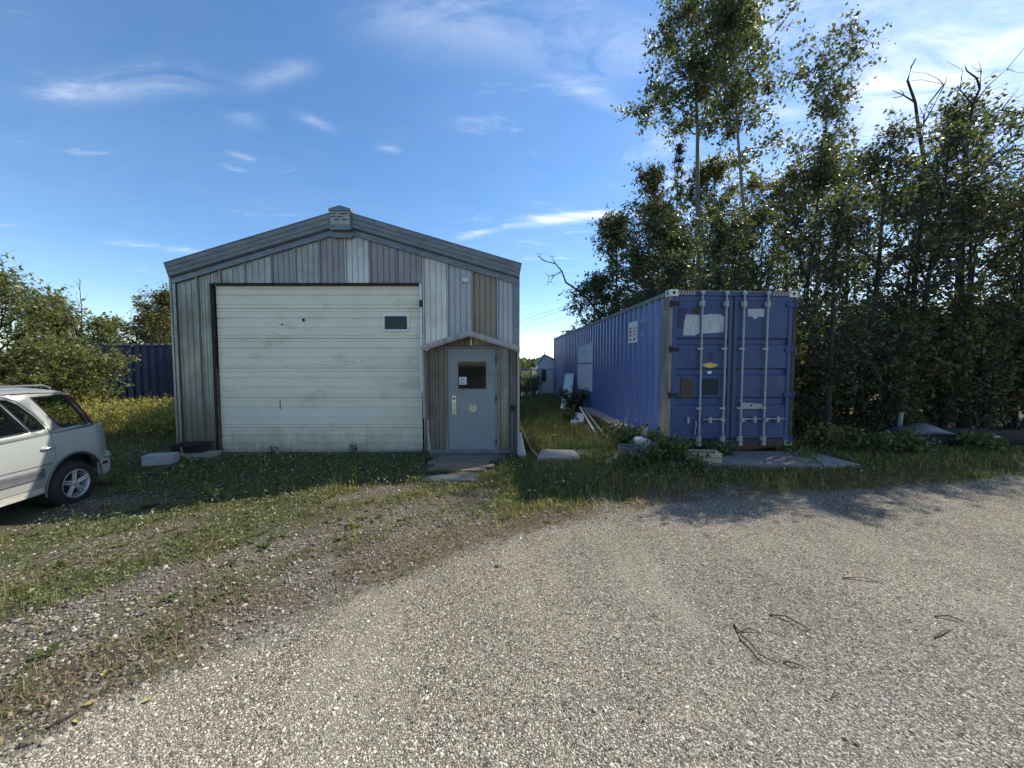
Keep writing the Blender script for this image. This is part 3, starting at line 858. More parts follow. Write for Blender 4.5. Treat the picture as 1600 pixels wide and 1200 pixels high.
def build_porch():
    """the little gabled entry on the front, with its door"""
    YP, YW = 6.88, 7.24                     # roof front edge, door wall
    (x0, z0), (xp, zp), (x1, z1) = at(657, 546, YP), at(733, 521, YP), at(808, 544, YP)
    x1 = XR + .03
    zE = (z0 + z1) / 2
    def pz(x):
        return zp - (zp - zE) * (abs(x - xp) / ((x1 - x0) / 2))
    for s, xe in ((-1, x0), (1, x1)):
        m = MB(SO)
        # roof slab, with a folded front edge in three steps
        for (ya, yb, za, zb) in ((YP, YF - .03, .045, .075), (YP, YP + .02, -.005, .045), (YP + .02, YP + .05, -.03, .02)):
            m.prism([(xp, ya, pz(xp) + za - .02), (xe, ya, pz(xe) + za - .02), (xe, ya, pz(xe) + zb - .02), (xp, ya, pz(xp) + zb - .02)], (0, yb - ya, 0))
        m.build('porch_roof', 'porch_trim', shed)
    # side cheeks
    m = MB(SO)
    zc = at(663, 655, YP)[1]
    m.prism([(x0 + .012, YP + .03, pz(x0) - .03), (x0 + .012, YP + .10, zc), (x0 + .012, YF - .034, zc - .1), (x0 + .012, YF - .034, pz(x0) - .03)], (.035, 0, 0))
    m.build('porch_side', 'porch_trim', shed)
    m = MB(SO)
    m.prism([(x0 + .055, YW - .04, .16), (x0 + .10, YW - .04, .16), (x0 + .055, YW - .04, zc - .05), (x0 + .02, YW - .04, zc - .05)], (0, .04, 0))
    m.build('porch_side', 'porch_trim', shed)
    m = MB(SO)
    m.prism([(x1 - .045, YP + .03, pz(x1) - .03), (x1 - .045, YP + .10, .12), (x1 - .045, YF - .034, .12), (x1 - .045, YF - .034, pz(x1) - .03)], (.04, 0, 0))
    m.build('porch_side', 'porch_trim', shed)
    # ribbed sheets of the door wall
    dx0, dx1 = at(700, 620, YW)[0], at(775, 620, YW)[0]
    dz0, dz1 = at(737, 702.5, YW)[1], at(737, 544.5, YW)[1]
    fw = .05
    L = x0 + .05
    wl = (dx0 - fw - L) / 2
    rt = x1 - .05
    wr = (rt - dx1 - fw) / 2
    top = lambda x: pz(x) - .03
    for a, b, mt in ((L, L + wl, 'zinc_porch'), (L + wl, L + 2 * wl, 'zinc_brown'), (dx1 + fw, dx1 + fw + wr, 'zinc_green'), (dx1 + fw + wr, rt, 'zinc_dark')):
        rib_panel(a, b - .002, .17, top, YW, 'siding_panel', mt, shed, SO)
    for a, b, mt in ((dx0 - fw, xp, 'zinc_brown'), (xp, dx1 + fw, 'zinc_porch')):
        rib_panel(a, b - .002, dz1 + fw + .01, top, YW, 'siding_panel', mt, shed, SO)
    m = MB(SO); m.box((xp - .018, YW - .034, dz1 + fw + .01), (xp + .018, YW - .026, pz(xp) - .05)); m.build('gable_strip', 'zinc_light', shed)
    # frame
    m = MB(SO)
    for a, b in (((dx0 - fw, dz0 - .04), (dx0 - .004, dz1 + .004)), ((dx1 + .004, dz0 - .04), (dx1 + fw, dz1 + .004)), ((dx0 - fw, dz1 + .004), (dx1 + fw, dz1 + fw))):
        m.box((a[0], YW - .03, a[1]), (b[0], YW + .08, b[1]))
    m.build('door_frame', 'door_frame', shed, bevel=.004)
    m = MB(SO); m.box((L, YW - .035, .10), (rt, YW + .2, .168)); m.build('threshold', 'concrete_dark', shed, bevel=.006)
    m = MB(SO); m.box((dx0 - .004, YW + .05, dz0 - .04), (dx1 + .004, YW + .08, dz1 + .004)); m.box((L, YW + .025, .168), (rt, YW + .049, dz0 - .041)); m.build('hidden_backing', 'shadow_black', shed)
    # door leaf with a cut window
    wx0, wz1 = at(716, 565, YW); wx1, wz0 = at(759.5, 607.5, YW)
    m = MB(SO)
    y0, y1 = YW + .0, YW + .045
    for a, b in (((dx0, dz0), (wx0, dz1)), ((wx1, dz0), (dx1, dz1)), ((wx0, dz0), (wx1, wz0)), ((wx0, wz1), (wx1, dz1))):
        m.box((a[0], y0, a[1]), (b[0], y1, b[1]))
    door = m.build('entry_door', 'blue_door', shed)
    m = MB(SO)
    t = .018
    for a, b in (((wx0 - t, wz0 - t), (wx1 + t, wz0)), ((wx0 - t, wz1), (wx1 + t, wz1 + t)), ((wx0 - t, wz0), (wx0, wz1)), ((wx1, wz0), (wx1 + t, wz1))):
        m.box((a[0], y0 - .010, a[1]), (b[0], y0 - .0005, b[1]))
    m.build('window_frame', 'blue_door', door)
    m = MB(SO); m.box((wx0, y0 + .014, wz0), (wx1, y0 + .02, wz1)); m.build('window_pane', 'dark_glass', door)
    a, b = at(717.2, 589, YW), at(729, 601, YW)
    m = MB(SO); m.box((a[0], y0 + .010, b[1]), (b[0], y0 + .0135, a[1]))
    note = m.build('paper_notice', 'paper', door)
    m = MB(SO)
    for k, w in enumerate((.6, .75, .7, .5, .78)):
        z = a[1] - .028 - k * .024
        m.box((a[0] + .018, y0 + .0085, z - .005), (a[0] + .018 + w * .12, y0 + .0098, z + .004))
    m.build('print', 'ink_grey', door)
    # pull handle on its plate
    a, b = at(706.5, 618, YW), at(713, 648, YW)
    m = MB(SO); m.box((a[0], y0 - .012, b[1]), (b[0], y0 - .0005, a[1])); m.build('lock_plate', 'chrome', door, bevel=.004)
    cx = (a[0] + b[0]) / 2
    m = MB(SO); m.lathe([(.001, -.022), (.020, -.022), (.022, -.012), (.001, -.012)], 16, (cx, y0 - .001, a[1] - .06), 'y'); m.build('lock_cylinder', 'shadow_black', door, smooth=30)
    m = MB(SO); m.tube([(cx, y0 - .012, b[1] + .23), (cx, y0 - .06, b[1] + .215), (cx + .004, y0 - .065, b[1] + .12), (cx, y0 - .055, b[1] + .04), (cx, y0 - .012, b[1] + .025)], .011, 8); m.build('pull_handle', 'chrome', door, smooth=60)
    c = at(739, 638, YW)
    m = MB(SO); m.lathe([(.001, -.010), (.078, -.010), (.088, -.004), (.088, -.0005), (.001, -.0005)], 28, (c[0], y0, c[1]), 'y'); m.build('round_plate', 'brass_pale', door, smooth=30)
    m = MB(SO); m.lathe([(.001, -.016), (.012, -.014), (.013, -.010)], 10, (c[0] + .003, y0 - .0005, c[1] + .075), 'y'); m.build('knob', 'shadow_black', door)
    for py in (562, 623, 690):
        z = at(772, py, YW)[1]
        m = MB(SO); m.tube([(dx1 + .002, y0 - .038, z - .06), (dx1 + .002, y0 - .038, z + .06)], .011, 8); m.build('hinge', 'shadow_black', door)
    # conduit on the right and the closed toe of the porch
    x, _ = at(800.5, 600, YW)
    m = MB(SO); m.tube([(x, YW - .05, .95), (x, YW - .05, .2), (x, YW - .12, .16)], .018, 8); m.build('conduit', 'zinc_trim', shed, smooth=60)
    m = MB(SO); m.box((x - .03, YW - .075, .95), (x + .03, YW - .026, 1.05)); m.build('outlet_box', 'rubber', shed, bevel=.005)
    m = MB(SO); m.box((x0 + .08, YW - .01, -.05), (rt + .01, YF - .03, .098)); m.build('porch_base', 'concrete_dark', shed)
build_porch()

# ================================================================ the blue shipping container
CB = 0.32
CROT = R(3.4)
cont = thing('shipping_container', 'long blue high cube shipping container with closed doors and white locking bars facing front', 'shipping container',
             (2.865 + 1.219 * math.cos(CROT), 6.76 + 1.219 * math.sin(CROT), CB), CROT)
CW, CL, CH = 2.438, 12.19, 2.896

def corr_profile(y0, y1, depth=.045, pitch=.278):
    pts = []
    y = y0
    while y < y1 - 1e-6:
        for a, d in ((0, 0), (.072, 0), (.140, depth), (.210, depth)):
            if y + a < y1:
                pts.append((y + a, d))
        y += pitch
    pts.append((y1, 0))
    return pts

def build_container():
    W2 = CW / 2
    prof = corr_profile(.30, CL - .16)
    for s in (-1, 1):
        m = MB()
        z0, z1 = .155, CH - .095
        V = []
        for (y, d) in prof:
            x = s * (W2 - .012 - d)
            V += [(x, y, z0), (x, y, z1), (x - s * .004, y, z0), (x - s * .004, y, z1)]
        n = len(prof)
        Fs = []
        for i in range(n - 1):
            a, b = 4 * i, 4 * i + 4
            Fs += [(a, b, b + 1, a + 1), (b + 2, a + 2, a + 3, b + 3)]
        m.add(V, Fs)
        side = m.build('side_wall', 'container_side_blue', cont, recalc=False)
        m = MB()
        m.box((s * W2 if s < 0 else W2 - .06, .17, CH - .098), (s * W2 + .06 if s < 0 else W2, CL - .17, CH - .02)); m.build('top_rail', 'container_post' if s < 0 else 'container_blue', cont)
        m = MB()
        m.box((-W2 if s < 0 else W2 - .05, .17, .0), (-W2 + .05 if s < 0 else W2, CL - .17, .158)); m.build('bottom_rail', 'container_side_blue', cont)
        if s < 0:
            # painted-out panels that follow the corrugation
            for (s0, s1, zb0, zb1, zt0, zt1) in ((4.98, 7.05, 1.60, 1.60, 2.25, 2.20), (4.98, 7.05, .66, .67, 1.545, 1.545)):
                pp = [p for p in prof if s0 <= p[0] <= s1]
                mm = MB()
                V = []
                for (y, d) in pp:
                    t = (y - s0) / (s1 - s0)
                    x = -(W2 - .012 - d) - .003
                    V += [(x, y, zb0 + (zb1 - zb0) * t), (x, y, zt0 + (zt1 - zt0) * t)]
                mm.add(V, [(2 * i, 2 * i + 2, 2 * i + 3, 2 * i + 1) for i in range(len(pp) - 1)])
                mm.build('paint_panel', 'patch_bluewhite', side, recalc=False)
            # white sheet stuck on, with its red and black print
            mm = MB()
            xs_ = -(W2 - .012) - .004
            y0, y1, zb, zt_ = 1.46, 1.99, 2.03, 2.51
            mm.box((xs_ - .004, y0, zb), (xs_, y1, zt_)); sheet = mm.build('notice_sheet', 'white_paint', side)
            def dec(name, ya, yb, za, zb_, mat):
                q = MB(); q.box((xs_ - .0065, ya, za), (xs_ - .0045, yb, zb_)); q.build(name, mat, side)
            for k, z in enumerate((2.33, 2.255, 2.18)):
                dec('print_block', 1.80, 1.93, z, z + .055, 'ink_red')
                dec('print_line', 1.50, 1.74, z + .032, z + .042, 'ink_black')
                dec('print_line', 1.52, 1.70, z + .006, z + .016, 'ink_grey')
            for yc in (1.86, 1.62):
                q = MB()
                q.prism([(xs_ - .0065, yc - .06, 2.11), (xs_ - .0065, yc, 2.075), (xs_ - .0065, yc + .06, 2.11), (xs_ - .0065, yc, 2.145)], (.002, 0, 0)); q.build('emblem', 'ink_black', side)
            for body, y, z, size in (('4910', 1.32, 2.40, .20), ('68', 1.28, 2.14, .15)):
                t = text_mesh(body, size, 'patch_white')
                o = link('number', t, side)
                o.matrix_local = Matrix(((0, 0, -1, xs_ - .003), (-1, 0, 0, y), (0, 1, 0, z), (0, 0, 0, 1)))
            t = text_mesh('8', .17, 'patch_white')
            o = link('number', t, side)
            o.matrix_local = Matrix(((0, 0, -1, -W2 - .004), (-1, 0, 0, .215), (0, 1, 0, 2.42), (0, 0, 0, 1)))
    m = MB()
    m.box((-W2 + .06, .17, CH - .06), (W2 - .06, CL - .17, CH - .045))
    y = .3
    while y < CL - .4:
        m.prism([(-W2 + .06, y, CH - .045), (-W2 + .06, y + .1, CH - .045), (-W2 + .06, y + .075, CH - .026), (-W2 + .06, y + .025, CH - .026)], (CW - .12, 0, 0))
        y += .209
    m.build('roof', 'container_side_blue', cont)
    m = MB(); m.box((-W2 + .05, .08, .09), (W2 - .05, CL - .05, .15)); m.build('floor', 'wood_brown', cont)
    m = MB(); m.box((-W2 + .16, CL - .06, .15), (W2 - .16, CL - .03, CH - .1)); m.build('end_wall', 'container_side_blue', cont)
    # corner posts: rear-frame channels at the doors
    for s in (-1, 1):
        m = MB()
        a = s * W2
        m.box((min(a, a - s * .065), 0.0, .12), (max(a, a - s * .065), .045, CH - .12))
        m.box((min(a, a - s * .012), .0455, .12), (max(a, a - s * .012), .30, CH - .12))
        m.box((min(a - s * .0005, a - s * .05), .2605, .12), (max(a - s * .0005, a - s * .05), .302, CH - .12), 1)
        m.build('corner_post', ['container_post' if s < 0 else 'post_dark', 'container_side_blue'], cont)
        m = MB(); m.box((min(a, a - s * .16), CL - .17, .12), (max(a, a - s * .16), CL, CH - .12)); m.build('corner_post', 'container_post', cont)
        for (yy, z) in ((0, CH - .118), (0, 0), (CL - .178, CH - .118), (CL - .178, 0)):
            m = MB()
            x0, x1 = min(a + s * .004, a - s * .158), max(a + s * .004, a - s * .158)
            y0, y1 = (yy - .012, yy + .166) if yy == 0 else (yy, yy + .178)
            m.box((x0, y0, z), (x1, y1, z + .118))
            mats = ['casting_white', 'shadow_black'] if z > 1 else ['container_post', 'shadow_black']
            cx = (x0 + x1) / 2
            m.lathe([(.001, -.003), (.030, -.003), (.030, .001)], 16, (cx, y0, z + .06), 'y', 1)
            m.lathe([(.001, s * .003), (.030, s * .003), (.030, -s * .001)], 16, (x1 if s > 0 else x0, (y0 + y1) / 2, z + .06), 'x', 1)
            m.build('corner_casting', mats, cont, bevel=.006)
    # door header and sill
    m = MB(); m.box((-W2 + .155, 0.0, CH - .105), (W2 - .155, .08, CH - .012))
    head = m.build('door_header', 'container_blue', cont)
    m = MB(); m.box((-W2 + .155, -.004, CH - .026), (W2 - .155, -.0005, CH - .012)); m.build('header_edge', 'container_post', head)
    for s in (-1, 1):
        for k in range(6):
            m = MB()
            x = s * (W2 - .18) - s * k * .055 - .02
            m.prism([(x, -.004, CH - .092), (x + .022, -.004, CH - .092), (x + .048, -.004, CH - .03), (x + .026, -.004, CH - .03)], (0, .003, 0))
            m.build('hazard_stripe', 'stripe_yellow', head)
    m = MB(); m.box((-W2 + .155, 0, .0), (W2 - .155, .10, .135)); m.build('door_sill', 'post_dark', cont)
    # the two door leaves
    z0, z1 = .15, CH - .115
    def px(p):
        return (p - 1151.0) / (1258.0 - 1046.0) * 2.47 * 1.0
    def pz(p):
        return CH - (p - 452.0) / (700.0 - 452.0) * CH
    for s in (-1, 1):
        xa, xb = (-W2 + .075, -.006) if s < 0 else (.006, W2 - .075)
        fr = .075
        rec = [(pz(538), pz(527)), (pz(586), pz(575)), (pz(634), pz(621))]
        yf, yb = .012, .060
        m = MB()
        m.box((xa, yf - .008, z0), (xa + fr, yb, z1)); m.box((xb - fr, yf - .008, z0), (xb, yb, z1))
        m.box((xa + fr, yf - .008, z1 - fr), (xb - fr, yb, z1)); m.box((xa + fr, yf - .008, z0), (xb - fr, yb, z0 + fr))
        pts = [(z0 + fr, yf + .004)]
        for (a, b) in sorted(rec):
            pts += [(a - .004, yf + .004), (a + .02, yf + .038), (b - .02, yf + .038), (b + .004, yf + .004)]
        pts.append((z1 - fr, yf + .004))
        V = []
        for (z, y) in pts:
            V += [(xa + fr, y, z), (xb - fr, y, z)]
        m.add(V, [(2 * i, 2 * i + 1, 2 * i + 3, 2 * i + 2) for i in range(len(pts) - 1)])
        m.box((xa + fr, yb - .012, z0 + fr), (xb - fr, yb - .006, z1 - fr))
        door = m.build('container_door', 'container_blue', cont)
        # seals
        m = MB(); m.box((xb - .012 if s < 0 else xa - .004, yf - .012, z0), (xb + .004 if s < 0 else xa + .012, yf - .0085, z1)); m.build('rubber_seal', 'rubber', door)
        m = MB(); m.box((xa - .03 if s < 0 else xb, yf + .004, z0), (xa if s < 0 else xb + .03, yf + .03, z1)); m.build('rubber_seal', 'rubber', door)
        bars = (1098, 1137) if s < 0 else (1166, 1205)
        for k, bp in enumerate(bars):
            x = px(bp)
            m = MB(); m.tube([(x, -.035, .04), (x, -.035, CH - .04)], .0175, 12); m.build('locking_bar', 'rod_steel', door, smooth=40)
            for z in (pz(474), pz(687)):
                m = MB()
                m.box((x - .055, -.052, z - .045), (x + .035, yf - .009, z + .045)); m.box((x - .028, -.066, z - .055), (x + .03, -.0515, z + .055))
                m.build('bar_guide', 'rod_steel', door, bevel=.006)
            for z in (.05, CH - .06):
                m = MB()
                m.box((x - .035, -.062, z - .03), (x + .035, -.004, z + .035))
                m.build('cam_keeper', 'rod_steel', door, bevel=.006)
            for z in (pz(544), pz(638)):
                m = MB()
                m.box((x - .075, -.05, z - .018), (x + .03, yf - .009, z + .018))
                m.build('bar_bracket', 'rod_steel', door, bevel=.005)
            if (s, k) != (-1, 0):
                hz = pz(656)
                d = -1 if (s < 0) else 1
                m = MB()
                m.tube([(x, -.055, hz), (x + d * .12, -.06, hz + .012), (x + d * .40, -.05, hz + .006)], [.020, .014, .009], 8)
                m.box((x + d * .02 - .03, -.075, hz - .04), (x + d * .02 + .03, -.03, hz + .03))
                m.box((x + d * .26 - .025, -.068, hz - .055), (x + d * .26 + .025, -.003, hz + .05))
                m.build('door_handle', 'rod_steel', door, smooth=40)
        if s < 0:
            m = MB(); x, z = px(1080.5), pz(656)
            m.box((x - .02, -.03, z - .07), (x + .02, .011, z + .05)); m.lathe([(.001, -.045), (.014, -.045), (.016, -.03)], 10, (x, 0, z + .01), 'y'); m.build('latch_plate', 'rod_steel', door, bevel=.005)
            m = MB(); x = px(1092)
            m.tube([(x, -.03, pz(658)), (x + .01, -.035, pz(665)), (x - .015, -.035, pz(672)), (x + .005, -.03, pz(680))], .012, 6); m.build('chain', 'rod_steel', door, smooth=60)
        for z in (pz(474), pz(545), pz(617), pz(688)):
            m = MB()
            xh = xa if s < 0 else xb
            m.box((min(xh - s * .0, xh + s * .055), -.016, z - .05), (max(xh, xh + s * .055), .003, z + .05))
            m.box((min(xh - s * .12, xh + s * .0), -.009, z - .035), (max(xh - s * .12, xh), .003, z + .035))
            m.tube([(xh + s * .055, -.02, z - .06), (xh + s * .055, -.02, z + .06)], .018, 8)
            m.build('hinge', 'container_blue' if s > 0 else 'rubber', door, bevel=.004)
        ys = yf + .001
        def plate(name, poly, mat, th=.004, y=ys):
            q = MB(); q.prism([(px(a), y, pz(b)) for a, b in poly], (0, th, 0)); return q.build(name, mat, door)
        if s < 0:
            plate('paint_patch', [(1072, 491), (1076, 490), (1096, 491), (1096.5, 519), (1090, 523), (1070, 523)], 'patch_white')
            plate('paint_patch', [(1101, 491), (1116, 489), (1130, 490), (1136, 493), (1136, 517), (1124, 518.5), (1100, 520)], 'patch_white')
            plate('rust_patch', [(1081, 480), (1095, 479), (1095.5, 489.5), (1082, 489)], 'post_dark')
            plate('dark_patch', [(1060, 480), (1077, 480), (1074, 491), (1069, 511), (1060, 511)], 'navy', .0035)
            plate('sticker', [(1101, 568.5), (1108, 567.5), (1115, 565.5), (1122, 567.5), (1130, 568.5), (1124, 572), (1115, 574), (1107, 572)], 'sticker_yellow')
            plate('sticker', [(1115 + 4.6 * math.cos(t * .3927) + 1, 556 + 7 * math.sin(t * .3927)) for t in range(16)], 'navy')
            plate('label_tag', [(1110.5, 579.5), (1117, 579), (1117, 583), (1111, 583)], 'white_paint', .006, -.002)
            plate('rusty_sign', [(1068, 590), (1087, 590), (1087, 621), (1068, 621)], 'sign_rust', .008, -.002)
            plate('plaque_rim', [(1101, 588.5), (1132, 588.5), (1132, 619), (1101, 619)], 'container_blue', .010, -.001)
            plate('plaque', [(1103, 590.5), (1129, 590.5), (1129, 617), (1103, 617)], 'plaque_dark', .008, -.006)
        else:
            plate('paint_patch', [(1175, 481), (1202, 480.5), (1202, 493), (1193, 493), (1187, 497), (1182, 493), (1176, 492)], 'patch_white')
            plate('lock_plate', [(1169, 629), (1203, 632), (1203, 639.5), (1168, 639)], 'rod_steel', .02, -.02)
            plate('lock_hole', [(1182.5, 632.5), (1185, 632.5), (1185, 635.5), (1182.5, 635.5)], 'shadow_black', .004, -.023)

def text_mesh(body, size, mat):
    cu = bpy.data.curves.new('lettering', 'FONT')
    cu.body = body; cu.size = size; cu.extrude = .001
    o = bpy.data.objects.new('lettering', cu); COL.objects.link(o)
    dg = bpy.context.evaluated_depsgraph_get()
    me = bpy.data.meshes.new_from_object(o.evaluated_get(dg))
    bpy.data.objects.remove(o); bpy.data.curves.remove(cu)
    me.materials.clear()
    return finish(me, mat)
build_container()

def simple(name, label, cat, mats, fn, loc=(0, 0, 0), rz=0, bevel=0, smooth=None, group=None, rot=None):
    m = MB()
    fn(m)
    o = m.build(name, mats, None, smooth, bevel)
    o.location = loc
    o.rotation_euler = rot or (0, 0, rz)
    return tag(o, label, cat, group)

CM = Matrix.Translation(cont.location) @ Matrix.Rotation(CROT, 4, 'Z')
def cpt(x, y, z=0):
    return CM @ Vector((x, y, z))

for k, (yy, lab) in enumerate(((.35, 'short timber sleeper under the door end of the blue container'), (4.2, 'timber sleeper under the blue container behind the grey beam'),
                               (8.2, 'timber sleeper under the far half of the blue container'), (11.8, 'timber sleeper under the far end of the blue container'))):
    p = cpt(0, yy)
    g = gz1(p.x, p.y)
    simple('timber_sleeper', lab, 'sleeper', 'wood_brown', lambda m: m.box((-1.25, -.11, -.04), (1.25, .11, CB - g - .001)), (p.x, p.y, g), CROT, bevel=.01, group='sleepers under the container')

def slab(name, poly, z, th, mat):
    m = MB(); m.prism([(x, y, z) for x, y in poly], (0, 0, -th))
    return m.build(name, mat, None, bevel=.012, kind='structure')
slab('concrete_slab', [(.46, 6.70), (1.40, 6.52), (1.58, 6.72), (1.46, 7.30), (.60, 7.36)], .150, .2, 'concrete')
slab('concrete_pad', [(2.6, 5.95), (5.02, 5.88), (5.5, 6.82), (2.75, 6.9)], .232, .3, 'concrete_dark')
slab('concrete_apron', [(5.06, 5.90), (5.72, 5.96), (5.66, 6.6), (5.54, 6.85)], .222, .3, 'concrete')

# ================================================================ path, step and things by the workshop
for k, (x0, y0, x1, y1, lab) in enumerate((
        (-1.55, 6.86, -.32, 7.04, 'weathered path plank nearest the grey entry door step'),
        (-1.50, 6.66, -.36, 6.84, 'weathered path plank second out from the entry door'),
        (-1.46, 6.46, -.40, 6.64, 'weathered path plank third out from the entry door'),
        (-1.42, 6.24, -.42, 6.44, 'weathered path plank next to the grey mat'))):
    z = gz1((x0 + x1) / 2, (y0 + y1) / 2)
    simple('path_plank', lab, 'plank', 'wood_path', lambda m: m.box((x0 - XC * 0, y0, 0), (x1, y1, .035)), (0, 0, z - .005), 0, .006, group='planks before the entry door',
           rot=(0, 0, R((-.3, .5, -.6, .4)[k])))
simple('door_step', 'dark flat step against the base of the entry porch', 'step', 'concrete_dark', lambda m: m.box((-1.42, 7.06, -.05), (-.12, 7.21, .075)), bevel=.01)
simple('door_mat', 'grey ribbed mat lying before the plank path', 'mat', 'mat_grey',
       lambda m: [m.box((-.42, -.17, 0), (.42, .17, .012))] + [m.box((-.41, -.16 + k * .027, .012), (.41, -.147 + k * .027, .017)) for k in range(12)], (-.98, 5.88, gz1(-.98, 5.88) + .012), R(4))
p0, p1 = (0.19, 7.28), (0.34, 7.2)
simple('white_board', 'small white board leaning on the right corner of the entry porch', 'board', 'white_paint',
       lambda m: m.prism([(0, 0, 0), (.17, 0, 0), (.04, 0, .52), (0, 0, .52)], (0, .02, 0)), (.135, 7.13, .0), R(-25), .003)
simple('thin_lath', 'thin pale lath leaning beside the white board at the porch corner', 'lath', 'wood_pale', lambda m: m.tube([(.17, 7.44, .62), (.38, 7.0, .22), (.5, 6.84, .12)], .008, 6))

# left corner: pale block, black trough, hose
bx = at(266, 715, 6.95)[0]
simple('concrete_block', 'pale concrete block lying in the clover at the left workshop corner', 'block', 'block_pale', lambda m: m.box((-.25, -.11, 0), (.22, .13, .20)), (bx - .02, 6.80, gz1(bx, 6.8) + .02), R(14), .008)
def trough(m):
    pr = [(-.16, .15), (-.11, 0), (.11, 0), (.16, .15)]
    for (a, b), (c, d) in zip(pr[:-1], pr[1:]):
        m.prism([(-.26, a, b), (.26, a, b), (.26, c, d), (-.26, c, d)], (0, .0, .015))
    for s in (-1, 1):
        m.prism([(s * .26, a, b) for a, b in pr], (s * .012, 0, 0))
    m.box((-.285, -.19, .145), (.285, -.155, .165)); m.box((-.285, .155, .145), (.285, .19, .165))
simple('black_trough', 'black rubber trough pushed against the workshop left of the overhead door', 'trough', 'rubber', trough, (-6.38, 7.24, gz1(-6.38, 7.24) + .135), R(6), .004)
simple('support_board', 'grey board lying under the black trough', 'board', 'wood_grey', lambda m: m.box((-.36, -.14, 0), (.42, .14, .115)), (-6.30, 7.24, gz1(-6.3, 7.24) + .01), R(3), .005)
simple('garden_hose', 'short brown bent hose sticking out in front of the black trough', 'hose', 'wood_brown', lambda m: m.tube([(-6.36, 7.00, .26), (-6.28, 6.92, .20), (-6.20, 6.88, .12), (-6.08, 6.88, .06), (-5.96, 6.9, .045)], .014, 8), smooth=60)

# ---- debris along the container
def beam_pt(y, off, z):
    p = cpt(-CW / 2 - off, y)
    return (p.x, p.y, z)
gA = gz1(2.2, 9)
def along(m, y0, y1, o0, o1, z0, z1):
    a, b, c, d = beam_pt(y0, o0, z0), beam_pt(y0, o1, z0), beam_pt(y1, o1, z0), beam_pt(y1, o0, z0)
    m.prism([a, b, c, d], (0, 0, z1 - z0))
simple('timber_beam', 'long grey beam on top of the stack along the container foot', 'beam', 'wood_grey', lambda m: along(m, 1.35, 5.3, .03, .33, .40, .47), bevel=.006)
simple('timber_beam', 'brown plank under the grey beam along the container foot', 'beam', 'wood_brown', lambda m: along(m, 1.5, 5.0, .05, .30, .24, .398), bevel=.006)
simple('timber_beam', 'pale thin batten leaning low against the brown plank', 'beam', 'wood_pale', lambda m: along(m, 1.7, 3.6, .305, .36, .16, .235), bevel=.006)
for yy, l in ((2.0, 'near timber block carrying the stacked beams'), (4.5, 'far timber block carrying the stacked beams')):
    simple('timber_block', l, 'block', 'wood_brown', lambda m: along(m, yy, yy + .15, .04, .36, .10, .238), bevel=.006, group='blocks under the beams')
simple('metal_pipe', 'bright metal pipe slanting from the beams down into the grass', 'pipe', 'zinc_bright', lambda m: m.tube([(1.90, 10.2, .66), (1.96, 8.5, .24)], .030, 10), smooth=60)
simple('metal_pipe', 'thinner dull pipe lying beside the bright slanting pipe', 'pipe', 'fence_steel', lambda m: m.tube([(2.02, 10.0, .58), (2.12, 8.2, .22)], .022, 10), smooth=60)
simple('metal_strip', 'thin grey strip standing against the container above the weeds', 'strip', 'fence_steel', lambda m: m.prism([(2.27, 7.75, .18), (2.31, 7.75, .18), (2.62, 8.05, 1.02), (2.59, 8.05, 1.02)], (0, .012, 0)))
def panel(m):
    V = lambda x, y, z: (x, y, z)
    for k in range(5):
        a = k / 5 + .012; b = (k + 1) / 5 - .012
        lo0, lo1 = Vector((1.66, 12.75, .14)), Vector((1.98, 12.55, .14))
        hi0, hi1 = Vector((2.09, 14.45, 1.45)), Vector((2.39, 14.25, 1.45))
        m.prism([lo0.lerp(lo1, a), lo0.lerp(lo1, b), hi0.lerp(hi1, b), hi0.lerp(hi1, a)], (.012, .03, -.03))
    m.prism([Vector((1.66, 12.775, .14)), Vector((1.98, 12.575, .14)), Vector((2.39, 14.275, 1.45)), Vector((2.09, 14.475, 1.45))], (.012, .03, -.02))
    m.prism([hi0, hi1, hi1 + Vector((0, 0, .06)), hi0 + Vector((0, 0, .06))], (.02, .08, 0))
simple('white_shutter', 'tall white slatted shutter leaning on the far end of the container', 'panel', 'white_paint', panel)
simple('broken_board', 'broken white board propped low in front of the leaning white shutter', 'board', 'white_paint',
       lambda m: [m.prism([(1.50, 9.75, .17), (1.80, 9.65, .17), (1.98, 10.15, .50), (1.74, 10.25, .52)], (0, .02, -.03)), m.prism([(1.80, 9.62, .17), (1.84, 9.62, .17), (2.02, 10.12, .52), (1.98, 10.12, .52)], (0, .03, -.02))])
simple('broken_stake', 'short grey broken stake standing in the weeds near the plastic bucket', 'slat', 'wood_grey', lambda m: m.prism([(1.98, 7.35, .14), (2.10, 7.35, .14), (2.12, 7.4, .50), (2.06, 7.4, .56)], (0, .025, 0)))
simple('loose_board', 'pale loose board lying flat in the grass beside the bright pipe', 'board', 'wood_pale', lambda m: m.prism([(1.72, 8.0, .20), (1.90, 7.95, .20), (2.02, 9.6, .27), (1.86, 9.65, .27)], (0, 0, .025)), bevel=.004)
simple('loose_board', 'grey loose board tilted across the near end of the beams', 'board', 'wood_grey', lambda m: m.prism([(1.95, 7.45, .18), (2.10, 7.40, .18), (2.55, 8.35, .52), (2.42, 8.42, .52)], (0, .02, .02)), bevel=.004)
simple('loose_board', 'brown loose board leaning low against the container past the beams', 'board', 'wood_brown', lambda m: m.prism([(1.75, 11.2, .18), (1.80, 11.35, .18), (2.28, 11.9, .95), (2.24, 11.75, .95)], (0, .02, .01)), bevel=.004)
simple('loose_board', 'short pale loose board lying across the weeds before the grey bucket', 'board', 'wood_pale', lambda m: m.prism([(1.55, 6.25, .16), (1.64, 6.18, .16), (2.15, 6.62, .26), (2.08, 6.70, .26)], (0, 0, .022)), bevel=.004)
